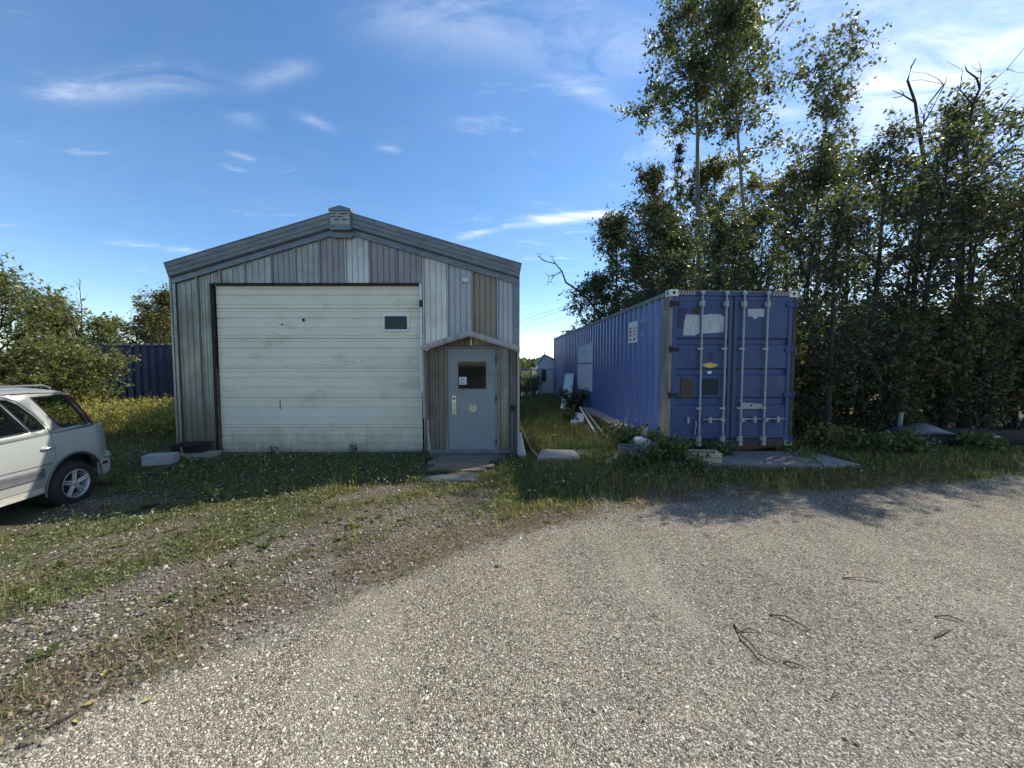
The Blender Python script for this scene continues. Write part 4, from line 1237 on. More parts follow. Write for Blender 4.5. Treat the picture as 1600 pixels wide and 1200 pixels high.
simple('loose_board', 'grey broken loose board propped behind the white plastic bag', 'board', 'wood_grey', lambda m: m.prism([(2.30, 6.85, .22), (2.42, 6.80, .22), (2.62, 7.0, .66), (2.52, 7.06, .62)], (.01, .02, 0)), bevel=.004)
def bucket(m):
    prof = [(.001, .0), (.135, 0)]
    for k in range(6):
        z = .03 + k * .042
        prof += [(.138 + k * .004, z), (.146 + k * .004, z + .008), (.146 + k * .004, z + .024), (.138 + k * .004, z + .032)]
    prof += [(.168, .29), (.175, .295), (.175, .31), (.158, .31), (.135, .02), (.001, .02)]
    m.lathe(prof, 28)
simple('plastic_bucket', 'dark grey ribbed bucket standing in the weeds before the container corner', 'bucket', 'bucket_grey', bucket, (2.02, 6.32, gz1(2.02, 6.32) - .05), smooth=35)

def bag():
    me = bpy.data.meshes.new('plastic_bag')
    bm = bmesh.new()
    bmesh.ops.create_icosphere(bm, subdivisions=4, radius=1)
    for v in bm.verts:
        x, y, z = v.co
        n = float(vnoise(x * 2 + z, y * 2, 1.6)) + .5 * float(vnoise(x * 3 - z * 2, y * 3 + z, 2.9, 5))
        f = .75 + .34 * n
        v.co = (x * .30 * f, y * .20 * f, max(z * .17 * f - .10 * x + (.12 * max(0, -x - .5)), -.13))
    bm.to_mesh(me); bm.free()
    finish(me, 'bag_white', 180)
    o = link('plastic_bag', me)
    o.scale = (.8, .75, .62); o.location = (2.45, 6.64, .39); o.rotation_euler = (0, R(8), R(10))
    return tag(o, 'crumpled white plastic bag lying behind the grey bucket', 'bag')
bag()
simple('rubble_block', 'dark stone block half hidden under the white plastic bag', 'block', 'concrete_dark', lambda m: m.box((-.26, -.16, 0), (.26, .16, .19)), (2.44, 6.64, gz1(2.44, 6.64) - .02), R(10), .015)
cr = thing('wooden_crate', 'low pale wooden crate on the concrete before the container doors', 'crate', (3.20, 6.13, .2325), R(-6))
for k in range(2):
    for a, b in (((-.27, -.13), (.27, -.115)), ((-.27, .115), (.27, .13)), ((-.27, -.1145), (-.255, .1145)), ((.255, -.1145), (.27, .1145))):
        m = MB(); m.box((a[0], a[1], k * .085), (b[0], b[1], .078 + k * .085)); m.build('slat', 'wood_pale', cr, bevel=.003)
m = MB(); m.box((-.254, -.1144, .001), (.254, .1144, .012)); m.build('base', 'wood_brown', cr)
m = MB(); m.box((-.254, -.1144, .013), (.254, .1144, .12)); m.build('soil', 'log_bark', cr)

# right side: fallen logs, tarp, post stub
def log(name, label, pts, r, mat='log_bark', group=None):
    m = MB()
    P = []
    n = 9
    A, B = Vector(pts[0]), Vector(pts[1])
    rr = []
    for i in range(n):
        t = i / (n - 1)
        P.append(A.lerp(B, t) + Vector((0, .03 * math.sin(t * 7), .015 * math.sin(t * 11))))
        rr.append(r * (1.05 - .2 * t + .06 * math.sin(t * 13)))
    m.tube(P, rr, 12)
    return tag(m.build(name, mat, None, 50), label, 'log', group)
gl = gz1(9, 7.3)
log('fallen_log', 'long dark log lying across the edge of the thicket on the right', [(7.3, 7.25, gl + .13), (11.6, 7.5, gl + .15)], .17)
log('fallen_log', 'shorter dark log lying behind the long one at the thicket edge', [(7.9, 7.75, gl + .12), (10.4, 8.0, gl + .14)], .14)
def tarp():
    me = bpy.data.meshes.new('tarp')
    n, k = 26, 14
    V = []
    for j in range(k):
        for i in range(n):
            u, v_ = i / (n - 1), j / (k - 1)
            h = math.sin(math.pi * v_) ** .6 * (.10 + .16 * math.exp(-((u - .55) / .25) ** 2) + .06 * math.exp(-((u - .1) / .12) ** 2)) * min(1, 6 * u + .3, 5 * (1 - u) + .1)
            h += .035 * float(vnoise(u * 9, v_ * 5, 1.0)) * math.sin(math.pi * v_)
            V.append((u * 1.25 - .6, v_ * .55 - .28, h))
    Fs = [(j * n + i, j * n + i + 1, (j + 1) * n + i + 1, (j + 1) * n + i) for j in range(k - 1) for i in range(n - 1)]
    me.from_pydata(V, [], Fs)
    finish(me, 'tarp', 180)
    o = link('tarp', me)
    sm = o.modifiers.new('thickness', 'SOLIDIFY'); sm.thickness = .006
    o.scale = (.85, .9, .7); o.location = (8.25, 7.42, gl + .27); o.rotation_euler = (0, 0, R(3))
    return tag(o, 'crumpled grey tarp draped over the long fallen log', 'tarp')
tarp()
simple('post_stub', 'short grey post stub standing behind the draped tarp', 'post', 'wood_grey', lambda m: m.tube([(8.3, 7.85, gl - .05), (8.36, 7.86, gl + .62)], [.045, .038], 8), smooth=50)

# twigs and leaves on the gravel
def gpt(px, py, z=0.0):
    d = ray(px, py)
    t = (z - CAM_Z) / d[2]
    x, y = d[0] * t, d[1] * t
    return Vector((x, y, gz1(x, y) + .004))
def twig(label, pxs, r, side=None, mat='stick'):
    m = MB()
    r *= .8
    P = [gpt(*q) + Vector((0, 0, r * .8 + (.018 if 0 < i < len(pxs) - 1 else .002))) for i, q in enumerate(pxs)]
    m.tube(P, [r * (1 - .5 * i / (len(P) - 1)) for i in range(len(P))], 6)
    if side:
        Q = [gpt(*q) + Vector((0, 0, r * .8 + .006)) for q in side]
        m.tube(Q, [r * .7, r * .4], 5)
    return tag(m.build('twig', mat, None, 60), label, 'twig', 'twigs lying on the gravel')
twig('long bent dark twig lying mid gravel, hooked at its near end', [(1147, 978), (1160, 1000), (1174, 1012), (1186, 1028), (1206, 1039), (1212, 1035)], .008)
twig('short dark twig touching the long bent twig', [(1157, 989), (1170, 987), (1187, 990)], .007)
twig('thin curved twig past the near end of the long bent twig', [(1224, 1036), (1240, 1042), (1260, 1045)], .006)
twig('slender twig lying above the bent twig, tapering to the left', [(1203, 962), (1228, 968), (1252, 982), (1276, 992)], .007, [(1258, 986), (1264, 991)])
twig('pale forked twig lying far up the gravel on the right', [(1318, 904), (1345, 906), (1380, 912)], .010, [(1326, 905), (1318, 897)], 'stick_pale')
twig('straight dark twig lying near the right edge of the gravel', [(1460, 965), (1482, 967), (1505, 972)], .007)
twig('short stubby twig just below the straight one at right', [(1461, 998), (1472, 992), (1484, 986)], .008)
twig('small curved twig alone in the near gravel', [(1297, 1096), (1302, 1089), (1311, 1085)], .005)
twig('dark broken twig in the weedy edge at lower left', [(80, 1138), (105, 1128), (128, 1112)], .012)
def leafmesh(ax, label, px, py, s, rz):
    m = MB()
    pts = [(0, -1), (.45, -.55), (.62, 0), (.4, .55), (0, 1), (-.4, .55), (-.62, 0), (-.45, -.55)]
    V = [(a * s, b * s, .010 + .012 * abs(a)) for a, b in pts] + [(0, 0, .006)]
    m.add(V, [(i, (i + 1) % 8, 8) for i in range(8)])
    o = m.build('fallen_leaf', 'leaf_yellow', None, recalc=False)
    sm = o.modifiers.new('thickness', 'SOLIDIFY'); sm.thickness = .001
    o.location = gpt(px, py); o.rotation_euler = (0, 0, rz)
    return tag(o, label, 'leaf', 'yellow leaves fallen on the gravel edge')
leafmesh(0, 'large yellow leaf fallen among grey stones of the verge', 164, 1056, .030, .5)
leafmesh(0, 'small yellow leaf fallen beside the dark broken twig', 121, 1130, .024, 1.2)
leafmesh(0, 'pale yellow leaf fallen just above the dark broken twig', 141, 1103, .030, 2.1)
leafmesh(0, 'narrow yellow leaf fallen on the shaded gravel strip', 230, 1098, .022, 2.4)
for k, (px, py, s, lab) in enumerate(((1172, 902, .020, 'pale single stone in the middle of the gravel'), (1382, 1096, .022, 'largest pale stone near the right of the gravel'),
                                      (906, 1163, .018, 'pale round stone at the bottom of the gravel'), (958, 1139, .016, 'pale chipped stone low in the gravel'))):
    me = bpy.data.meshes.new('pale_stone'); bm = bmesh.new(); bmesh.ops.create_icosphere(bm, subdivisions=2, radius=1)
    for v in bm.verts:
        f = .8 + .4 * float(vnoise(v.co.x * 2 + k, v.co.y * 2 + v.co.z, 1.3))
        v.co = (v.co.x * s * f, v.co.y * s * .8 * f, v.co.z * s * .34 * f + s * .10)
    bm.to_mesh(me); bm.free(); finish(me, 'concrete')
    o = link('pale_stone', me); o.location = gpt(px, py); tag(o, lab, 'stone', 'pale stones in the gravel')

# ================================================================ background structures
fc = thing('shipping_container', 'dark blue container standing behind the shrubs left of the workshop', 'shipping container', (-11.7, 13.0, -.02), R(0))
def far_container():
    L2, H = 3.03, 2.59
    for nm, yy, s in (('side_wall', 0, 1), ('side_wall', 2.44, -1)):
        m = MB()
        x, V = -L2 + .12, []
        while x < L2 - .12:
            for a, d in ((0, 0), (.072, 0), (.140, .036), (.210, .036)):
                V.append((x + a, d))
            x += .278
        V = [(min(a, L2 - .12), d) for a, d in V]
        P = []
        for a, d in V:
            P += [(a, yy + s * (d + .01), .14), (a, yy + s * (d + .01), H - .07), (a, yy + s * (d + .014), .14), (a, yy + s * (d + .014), H - .07)]
        m.add(P, [f for i in range(len(V) - 1) for f in ((4 * i, 4 * i + 4, 4 * i + 5, 4 * i + 1), (4 * i + 6, 4 * i + 2, 4 * i + 3, 4 * i + 7))])
        m.build(nm, 'dark_blue', fc, recalc=False)
        m = MB(); m.box((-L2 + .12, yy - .03, H - .068), (L2 - .12, yy + .03, H)); m.build('top_rail', 'dark_blue', fc)
        m = MB(); m.box((-L2 + .12, yy - .03, 0), (L2 - .12, yy + .03, .138)); m.build('bottom_rail', 'dark_blue', fc)
    for x in (-L2, L2 - .12):
        for y in (-.04, 2.36):
            m = MB(); m.box((x, y, 0), (x + .12, y + .12, H + .01)); m.build('corner_post', 'dark_blue', fc)
        m = MB(); m.box((x + .03, .08, .1), (x + .08, 2.36, H - .05)); m.build('end_wall', 'dark_blue', fc)
    m = MB(); m.box((-L2 + .1, .03, H - .05), (L2 - .1, 2.4, H - .03))
    x = -L2 + .2
    while x < L2 - .3:
        m.prism([(x, 0.03, H - .03), (x + .18, .03, H - .03), (x + .14, .03, H + .015), (x + .04, .03, H + .015)], (0, 2.36, 0)); x += .25
    m.build('roof', 'container_post', fc)
far_container()

gs = thing('garden_shed', 'small white gabled shed with a narrow dark window beyond the fence', 'shed', (2.15, 20.6, .18), R(0))
def garden_shed():
    w, d, h, pk = .72, 1.6, 1.72, 2.20
    m = MB(); m.prism([(-w, 0, 0), (w, 0, 0), (w, 0, h), (-.32, 0, pk), (-w, 0, h)], (0, d, 0)); m.build('wall', 'shed_white', gs)
    m = MB()
    for k in range(7):
        m.box((-w + .003, -.012, .08 + k * .23), (w - .003, -.002, .08 + k * .23 + .215))
    m.build('siding_board', 'shed_white', gs)
    m = MB()
    m.prism([(-w - .06, -.08, h - .04), (-.32, -.08, pk + .0), (-.32, -.08, pk + .05), (-w - .06, -.08, h + .01)], (0, d + .16, 0))
    m.prism([(-.32, -.08, pk), (w + .06, -.08, h - .02), (w + .06, -.08, h + .03), (-.32, -.08, pk + .05)], (0, d + .16, 0))
    m.build('roof', 'tarp', gs)
    m = MB(); m.lathe([(.001, pk + .22), (.015, pk + .2), (.03, pk + .04), (.001, pk + .03)], 8, (-.32, .1, 0)); m.build('finial', 'rubber', gs)
    m = MB(); m.box((-.50, -.03, .72), (-.24, -.013, 1.42)); m.build('window_frame', 'tarp', gs)
    m = MB(); m.box((-.475, -.034, .75), (-.385, -.0305, 1.39)); m.box((-.355, -.034, .75), (-.265, -.0305, 1.39)); m.build('window_pane', 'dark_glass', gs)
garden_shed()

fn = thing('chain_link_fence', 'low chain link fence with steel rail closing the gap beyond the grass', 'fence', (0, 18.6, .15))
def fence():
    z1 = 1.45
    for x in (-3.5, -1.6, .95, 3.6):
        m = MB(); m.tube([(x, 0, -.2), (x, 0, z1 + .02)], .030, 8); m.build('post', 'fence_steel', fn, smooth=60)
    m = MB(); m.tube([(-3.5, 0, z1), (3.6, 0, z1)], .022, 8); m.build('top_rail', 'fence_steel', fn, smooth=60)
    m = MB()
    for k in range(-24, 95):
        x = -3.5 + k * .075 + .0
        for s in (1, -1):
            a, b = (x, 0.02), (x + s * (z1 - .05), z1)
            if min(a[0], b[0]) < -3.5 or max(a[0], b[0]) > 3.6:
                continue
            m.tube([(a[0], .025 * s, a[1]), (b[0], .025 * s, b[1])], .0022, 3, cap=False)
    m.build('mesh', 'fence_steel', fn, kind='stuff')
fence()
for dz, lab in ((0, 'uppermost thin overhead wire running away past the container'), (-.42, 'middle thin overhead wire running away past the container'), (-1.15, 'lowest thin overhead wire running away past the container')):
    m = MB()
    A, B = Vector((-26, 138, 8.1 + dz)), Vector((22, -15, 8.1 + dz))
    m.tube([A.lerp(B, t / 40) + Vector((0, 0, -.25 * math.sin(math.pi * ((t / 40 * 4) % 1)))) for t in range(41)], .016, 5)
    tag(m.build('power_line', 'wire', None), lab, 'wire', 'overhead wires')

# ================================================================ the silver car
CY = R(9.5)
cwx, cwy = -6.40, 5.32
car = thing('parked_car', 'silver compact estate car cut off at the left, parked nose to camera', 'car',
            (cwx - math.cos(CY) * .84, cwy - math.sin(CY) * .84, gz1(-6.4, 5.3) - .05), CY)
def build_car():
    RA, FA = 0.0, -2.62                  # axles along local y, rear positive
    WR, AR = .325, .40                   # wheel and arch radius
    YR, YN = .66, -3.42
    HB = .855                            # half width
    def halfw(y, z):
        t = (z - .25) / .85
        w = HB - .055 * (2 * t - .9) ** 2 * (1 if t > .45 else .6)
        w -= .13 * max(0, (y - .30) / .36) ** 2
        w -= .20 * max(0, (-2.75 - y) / .67) ** 2
        return w
    def belt(y):
        if y < -1.75:
            return .97 - .10 * ((-1.75 - y) / 1.67) ** 1.6
        return .97 + .07 * max(0, min(1, (y + 1.75) / 2.2))
    def bottom(y):
        z = .30
        for a in (RA, FA):
            d = abs(y - a)
            if d < AR:
                z = max(z, WR + math.sqrt(max(0, AR * AR - d * d)))
        return z
    def side(name, y0, y1, s, mat, zlo=None, zhi=None):
        ys = sorted(set([y0, y1] + [y0 + (y1 - y0) * i / max(2, int((y1 - y0) / .035)) for i in range(max(2, int((y1 - y0) / .035)) + 1)]))
        rows = 9
        V = []
        for y in ys:
            b, t = bottom(y), belt(y)
            if zlo is not None: b = max(b, zlo)
            if zhi is not None: t = zhi
            for k in range(rows):
                z = b + (t - b) * k / (rows - 1)
                V.append((s * halfw(y, z), y, z))
        n0 = len(V)
        V += [(x - s * .035, y, z) for (x, y, z) in V]
        Fs = []
        nY = len(ys)
        for i in range(nY - 1):
            for k in range(rows - 1):
                a = i * rows + k
                q = (a, a + rows, a + rows + 1, a + 1)
                Fs += [q, tuple(n0 + j for j in q[::-1])]
        rim = [i * rows for i in range(nY)] + [(nY - 1) * rows + k for k in range(1, rows)] + [i * rows + rows - 1 for i in range(nY - 2, -1, -1)] + [k for k in range(rows - 2, 0, -1)]
        for a, b in zip(rim, rim[1:] + rim[:1]):
            Fs.append((a, n0 + a, n0 + b, b))
        m = MB(); m.add(V, Fs)
        return m.build(name, mat, car, 35)
    for s in (1, -1):
        side('quarter_panel', -.262, YR - .03, s, 'car_silver', zlo=.56)
        rd = side('rear_door', -1.02, -.268, s, 'car_silver', zlo=.412)
        fd = side('front_door', -2.02, -1.026, s, 'car_silver', zlo=.412)
        side('fender', YN + .12, -2.026, s, 'car_silver', zlo=.50)
        m = MB()
        V = []
        ys = [-2.28 + i * .04 for i in range(48)]
        ys = [y for y in ys if y < -.385] + [-.385]
        for y in ys:
            x = s * (halfw(y, .40) - .008)
            V += [(x, y, .405), (x, y, .325), (x - s * .10, y, .325), (x - s * .10, y, .405)]
        Fs = []
        for i in range(len(ys) - 1):
            for k in range(4):
                Fs.append((4 * i + k, 4 * i + (k + 1) % 4, 4 * i + 4 + (k + 1) % 4, 4 * i + 4 + k))
        Fs += [(0, 1, 2, 3), tuple(4 * (len(ys) - 1) + k for k in (3, 2, 1, 0))]
        m.add(V, Fs); m.build('sill', 'car_dirty', car, 35)
        # moulding on the doors, three ribs
        for door, y0, y1 in ((rd, -1.00, -.43), (fd, -2.0, -1.05)):
            m = MB()
            for z0, z1, d in ((.515, .56, .016), (.562, .585, .010), (.587, .63, .016)):
                pts = [y0 + (y1 - y0) * i / 8 for i in range(9)]
                V = []
                for y in pts:
                    for z, e in ((z0, .0), (z0 + .006, d), (z1 - .006, d), (z1, .0)):
                        V.append((s * (halfw(y, z) + e), y, z))
                Fs = [(4 * i + k, 4 * i + k + 1, 4 * i + 5 + k, 4 * i + 4 + k) for i in range(8) for k in range(3)]
                Fs += [(0, 1, 2, 3), (35, 34, 33, 32)]
                m.add(V, Fs)
            m.build('door_moulding', 'car_grey_trim', door)
            m = MB()
            V = []
            for y in [y0 - .01 + (y1 + .12 - y0) * i / 8 for i in range(9)]:
                for z, e in ((.665, .001), (.668, .006), (.676, .006), (.68, .001)):
                    V.append((s * (halfw(min(y, -.275), z) + e), y, z))
            m.add(V, [(4 * i + k, 4 * i + k + 1, 4 * i + 5 + k, 4 * i + 4 + k) for i in range(8) for k in range(3)]); m.build('crease', 'car_grey_trim', door)
            # handle with a finger recess
            yh = y1 + .075 if door is rd else y1 - .14
            zc = .865
            x = s * halfw(yh, zc)
            m = MB()
            m.lathe([(.001, .0035), (.052, .0035), (.056, .0)], 20, (0, 0, 0), 'x')
            for q in range(len(m.v)):
                v = m.v[q]; m.v[q] = (x + s * abs(v[0]), yh + v[1] * 1.5, zc + v[2] * .62)
            m.build('handle_recess', 'car_dirty', door, 30)
            m = MB(); m.tube([(x + s * .004, yh - .085, zc - .004), (x + s * .03, yh - .06, zc), (x + s * .034, yh, zc + .004), (x + s * .03, yh + .06, zc), (x + s * .004, yh + .085, zc - .004)], [.011, .014, .015, .014, .011], 10); m.build('door_handle', 'car_silver', door, 60)
        # greenhouse frame with window openings
        zb0 = 1.035
        def gx(y, z):
            return s * (HB - .045 - .17 * max(0, (z - 1.0) / .55) ** 1.15 - .10 * max(0, (y - .1) / .4) ** 2)
        outer = [(-2.0, .985), (-1.15, 1.535), (-.95, 1.565), (-.35, 1.565), (.03, 1.545), (.16, 1.50), (.46, 1.05), (.49, 1.03)]
        holes = [[(-1.66, 1.06), (-1.16, 1.47), (-1.06, 1.47), (-1.06, 1.075)],
                 [(-.99, 1.075), (-.99, 1.485), (-.74, 1.485), (-.515, 1.09)],
                 [(-.485, 1.09), (-.705, 1.485), (-.62, 1.475), (-.52, 1.41), (-.39, 1.25), (-.31, 1.10)],
                 [(-.33, 1.485), (.07, 1.49), (.12, 1.46), (.36, 1.10), (.30, 1.075), (-.08, 1.085), (-.13, 1.12)]]
        def shell(poly, hs, off):
            bm = bmesh.new()
            edges = []
            for loop in [poly] + hs:
                vs = []
                m_ = len(loop)
                for i in range(m_):
                    a, b = loop[i], loop[(i + 1) % m_]
                    for k in range(3):
                        t = k / 3
                        y, z = a[0] + (b[0] - a[0]) * t, a[1] + (b[1] - a[1]) * t
                        vs.append(bm.verts.new((0, y, z)))
                for i in range(len(vs)):
                    edges.append(bm.edges.new((vs[i], vs[(i + 1) % len(vs)])))
            bmesh.ops.triangle_fill(bm, use_beauty=True, use_dissolve=False, edges=edges)
            for v in bm.verts:
                v.co.x = gx(v.co.y, v.co.z) + s * off
            bmesh.ops.recalc_face_normals(bm, faces=bm.faces)
            if bm.faces and sum(f.normal.x * s for f in bm.faces) < 0:
                bmesh.ops.reverse_faces(bm, faces=bm.faces)
            return bm
        low = [(-1.99, .985), (-1.0, 1.0), (-.3, 1.02), (.4, 1.03)]
        bm = shell(outer, holes, 0.0)
        me = bpy.data.meshes.new('window_frame'); bm.to_mesh(me); bm.free(); finish(me, 'car_silver', 35)
        gf = link('window_frame', me, car)
        sm = gf.modifiers.new('thickness', 'SOLIDIFY'); sm.thickness = .03; sm.offset = -1
        for h in holes:
            bm = shell(h, [], -.010)
            me = bpy.data.meshes.new('side_window'); bm.to_mesh(me); bm.free(); finish(me, 'car_glass')
            g = link('side_window', me, gf)
            # black rubber round the opening
            m = MB()
            cyc = h + [h[0]]
            for a, b in zip(cyc[:-1], cyc[1:]):
                m.tube([(gx(*a) + s * .002, a[0], a[1]), (gx(*b) + s * .002, b[0], b[1])], .009, 5)
            m.build('window_seal', 'rubber', gf)
        # door gap lines on the frame
        m = MB(); m.tube([(gx(y, z) + s * .001, y, z) for y, z in ((-.95, 1.53), (-.68, 1.525), (-.52, 1.46), (-.38, 1.30), (-.285, 1.12), (-.265, 1.03))], .005, 5); m.build('door_gap', 'rubber', gf)
        # tail lamp up the rear pillar
        m = MB()
        V = []
        for y, z in ((.145, 1.50), (.25, 1.36), (.36, 1.20), (.455, 1.055)):
            V += [(gx(y - .045, z) + s * .006, y - .045, z), (gx(y, z) + s * .004, y + .012, z), (gx(y, z) - s * .12, y + .022, z)]
        m.add(V, [(3 * i + k, 3 * i + k + 1, 3 * i + 4 + k, 3 * i + 3 + k) for i in range(3) for k in range(2)]); m.build('tail_lamp', 'lamp_red', car, 40, recalc=True)
        # arch lip
        for a in (RA, FA):
            m = MB()
            arc = []
            for k in range(15):
                th = R(-8 + k * 196 / 14)
                y, z = a + (AR + .012) * math.cos(th), WR + (AR + .012) * math.sin(th)
                arc.append((s * (halfw(y, max(z, .3)) + .006), y, z))
            m.tube(arc, .014, 6); m.build('arch_lip', 'car_grey_trim', car, 60)
            # wheel
            m = MB()
            c = (s * (HB - .125), a, WR)
            o_ = s
            pr = [(.205, .115), (.225, .125), (.285, .118), (.315, .095), (WR, .06), (WR, -.06), (.315, -.09), (.205, -.11)]
            m.lathe([(r, o_ * h) for r, h in pr], 40, c, 'x')
            w = m.build('wheel', 'rubber', car, 40)
            m = MB()
            m.lathe([(r, o_ * h) for r, h in [(.206, .118), (.196, .120), (.186, .095), (.176, .03), (.17, -.10), (.206, -.108)]], 40, c, 'x')
            for k in range(5):
                th = R(90 + k * 72)
                for dth in (-.10, .10):
                    p0 = (c[0] + o_ * .088, c[1] + .045 * math.cos(th + dth * 3), c[2] + .045 * math.sin(th + dth * 3))
                    p1 = (c[0] + o_ * .100, c[1] + .192 * math.cos(th + dth), c[2] + .192 * math.sin(th + dth))
                    m.tube([p0, p1], [.016, .014], 6)
            m.lathe([(.001, o_ * .105), (.034, o_ * .102), (.055, o_ * .088), (.06, o_ * .05)], 20, c, 'x')
            m.build('rim', 'alloy', w, 40)
            m = MB(); m.lathe([(.001, o_ * .03), (.178, o_ * .03), (.178, o_ * .0)], 24, c, 'x'); m.build('brake_disc', 'shadow_black', w)
    # inner tub, floor, roof, bonnet, ends
    m = MB()
    m.box((-.70, YN + .35, .34), (.70, -2.05, .80)); m.box((-.76, -2.16, .345), (.76, -.45, .42)); m.box((-.62, -.45, .36), (.62, .5, .62)); m.box((-.78, -2.05, .40), (.78, -1.9, .9))
    m.build('underbody', 'shadow_black', car)
    m = MB()
    for s in (-1, 1):
        for y in (-1.45, -.62):
            m.box((s * .40 - .25, y - .25, .42), (s * .40 + .25, y + .22, .62)); m.prism([(s * .40 - .24, y + .16, .6), (s * .40 - .24, y + .30, .6), (s * .40 - .22, y + .40, 1.12), (s * .40 - .22, y + .31, 1.12)], (.46, 0, 0))
            m.prism([(s * .40 - .13, y + .33, 1.13), (s * .40 - .13, y + .41, 1.13), (s * .40 - .12, y + .43, 1.30), (s * .40 - .12, y + .36, 1.30)], (.25, 0, 0))
    m.build('seat', 'seat_cloth', car, bevel=.02)
    def loft(name, rows, mat, th=.02, smooth=40):
        n = len(rows[0])
        V = [p for r in rows for p in r]
        k = len(V)
        V += [(x, y, z - th) for x, y, z in V]
        Fs = []
        for i in range(len(rows) - 1):
            for j in range(n - 1):
                a = i * n + j
                q = (a, a + 1, a + n + 1, a + n)
                Fs += [q, tuple(v + k for v in q[::-1])]
        rim = list(range(n)) + [i * n + n - 1 for i in range(1, len(rows))] + [(len(rows) - 1) * n + j for j in range(n - 2, -1, -1)] + [i * n for i in range(len(rows) - 2, 0, -1)]
        for a, b in zip(rim, rim[1:] + rim[:1]):
            Fs.append((a, k + a, k + b, b))
        mm = MB(); mm.add(V, Fs)
        return mm.build(name, mat, car, smooth)
    prof = [(-1.16, 1.533, .672), (-.95, 1.563, .662), (-.35, 1.563, .662), (.03, 1.543, .664), (.16, 1.498, .668)]
    loft('roof', [[(w * t, y, z + .055 * (1 - t * t)) for t in (-1, -.9, -.6, -.3, 0, .3, .6, .9, 1)] for y, z, w in prof], 'car_silver')
    for s in (-1, 1):
        m = MB(); m.tube([(s * .60, -1.0, 1.60), (s * .60, -.9, 1.635), (s * .60, -.1, 1.625), (s * .60, .0, 1.585)], .012, 8); m.build('roof_rail', 'car_grey_trim', car, 60)
    loft('bonnet', [[(t * (halfw(y, .9) - .01), y, belt(y) - .002 + .05 * (1 - t * t)) for t in (-1, -.7, -.35, 0, .35, .7, 1)] for y in (-3.34, -3.1, -2.7, -2.3, -2.0)], 'car_silver')
    loft('windscreen', [[(t * w, y + .06 * t * t, z) for t in (-1, -.5, 0, .5, 1)] for y, z, w in ((-2.02, 1.0, .76), (-1.6, 1.28, .72), (-1.20, 1.54, .66))], 'car_glass', .006)
    loft('rear_window', [[(t * w, y - .05 * t * t, z) for t in (-1, -.5, 0, .5, 1)] for y, z, w in ((.19, 1.50, .64), (.35, 1.28, .67), (.51, 1.05, .70))], 'car_glass', .006)
    tg = loft('tailgate', [[(t * w, y - .07 * t * t, z) for t in (-1, -.6, 0, .6, 1)] for y, z, w in ((.52, 1.06, .715), (.60, .95, .74), (.645, .75, .745), (.65, .56, .74))], 'car_silver', .03)
    # bumpers
    for name, yb, sg in (('rear_bumper', .62, 1), ('front_bumper', -3.30, -1)):
        def ring(z, out):
            P = []
            hw = .80
            y0 = -.0 if sg > 0 else 0
            for t in range(13):
                u = -1 + t / 6
                xx = u * (hw - .02) if abs(u) < 1 else u * hw
                yy = yb + sg * (out - .14 * abs(u) ** 5)
                P.append((xx * (1 if abs(u) < .99 else 1.0), yy, z))
            e = yb - sg * .22
            return [(-hw - .005, e, z)] + P + [(hw + .005, e, z)]
        rows = [ring(.30, .03), ring(.36, .12), ring(.50, .135), ring(.52, .125), ring(.545, .125), ring(.565, .14), ring(.63, .13), ring(.65, .06)]
        n = len(rows[0])
        V = [p for r in rows for p in r]
        mm = MB(); mm.add(V, [(i * n + j, i * n + j + 1, (i + 1) * n + j + 1, (i + 1) * n + j) for i in range(len(rows) - 1) for j in range(n - 1)])
        bo = mm.build(name, 'car_silver' if sg > 0 else 'car_grey_trim', car, 35)
        sm = bo.modifiers.new('thickness', 'SOLIDIFY'); sm.thickness = .02
        if sg > 0:
            for s in (-1, 1):
                mm = MB(); mm.box((s * .805 - .012, .47, .47), (s * .805 + .012, .55, .51)); mm.build('reflector', 'lamp_red', bo, bevel=.004)
                mm = MB(); mm.box((s * .805 - .009, .415, .557), (s * .805 + .009, .60, .566)); mm.build('bumper_groove', 'car_grey_trim', bo)
    m = MB(); m.box((-.45, YN - .03, .66), (.45, YN + .15, .80)); m.build('grille', 'shadow_black', car, bevel=.02)
    for s in (-1, 1):
        m = MB(); m.box((s * .60 - .14, YN + .02, .66), (s * .60 + .12, YN + .20, .82)); m.build('headlight', 'casting_white', car, bevel=.03)
        m = MB(); m.box((s * .92 - .09, -1.95, .99), (s * .92 + .09, -1.83, 1.13)); m.build('wing_mirror', 'car_grey_trim', car, bevel=.03)
build_car()
def raise_body():
    """the body sits taller over its wheels"""
    def kids(o):
        return [c for c in bpy.data.objects if c.parent == o]
    done = set()
    def go(o):
        for c in kids(o):
            if c.name.split('.')[0] == 'wheel':
                continue
            if c.data.name not in done:
                done.add(c.data.name)
                for v in c.data.vertices:
                    v.co.z = .325 + (v.co.z - .325) * 1.115
            go(c)
    go(car)
raise_body()

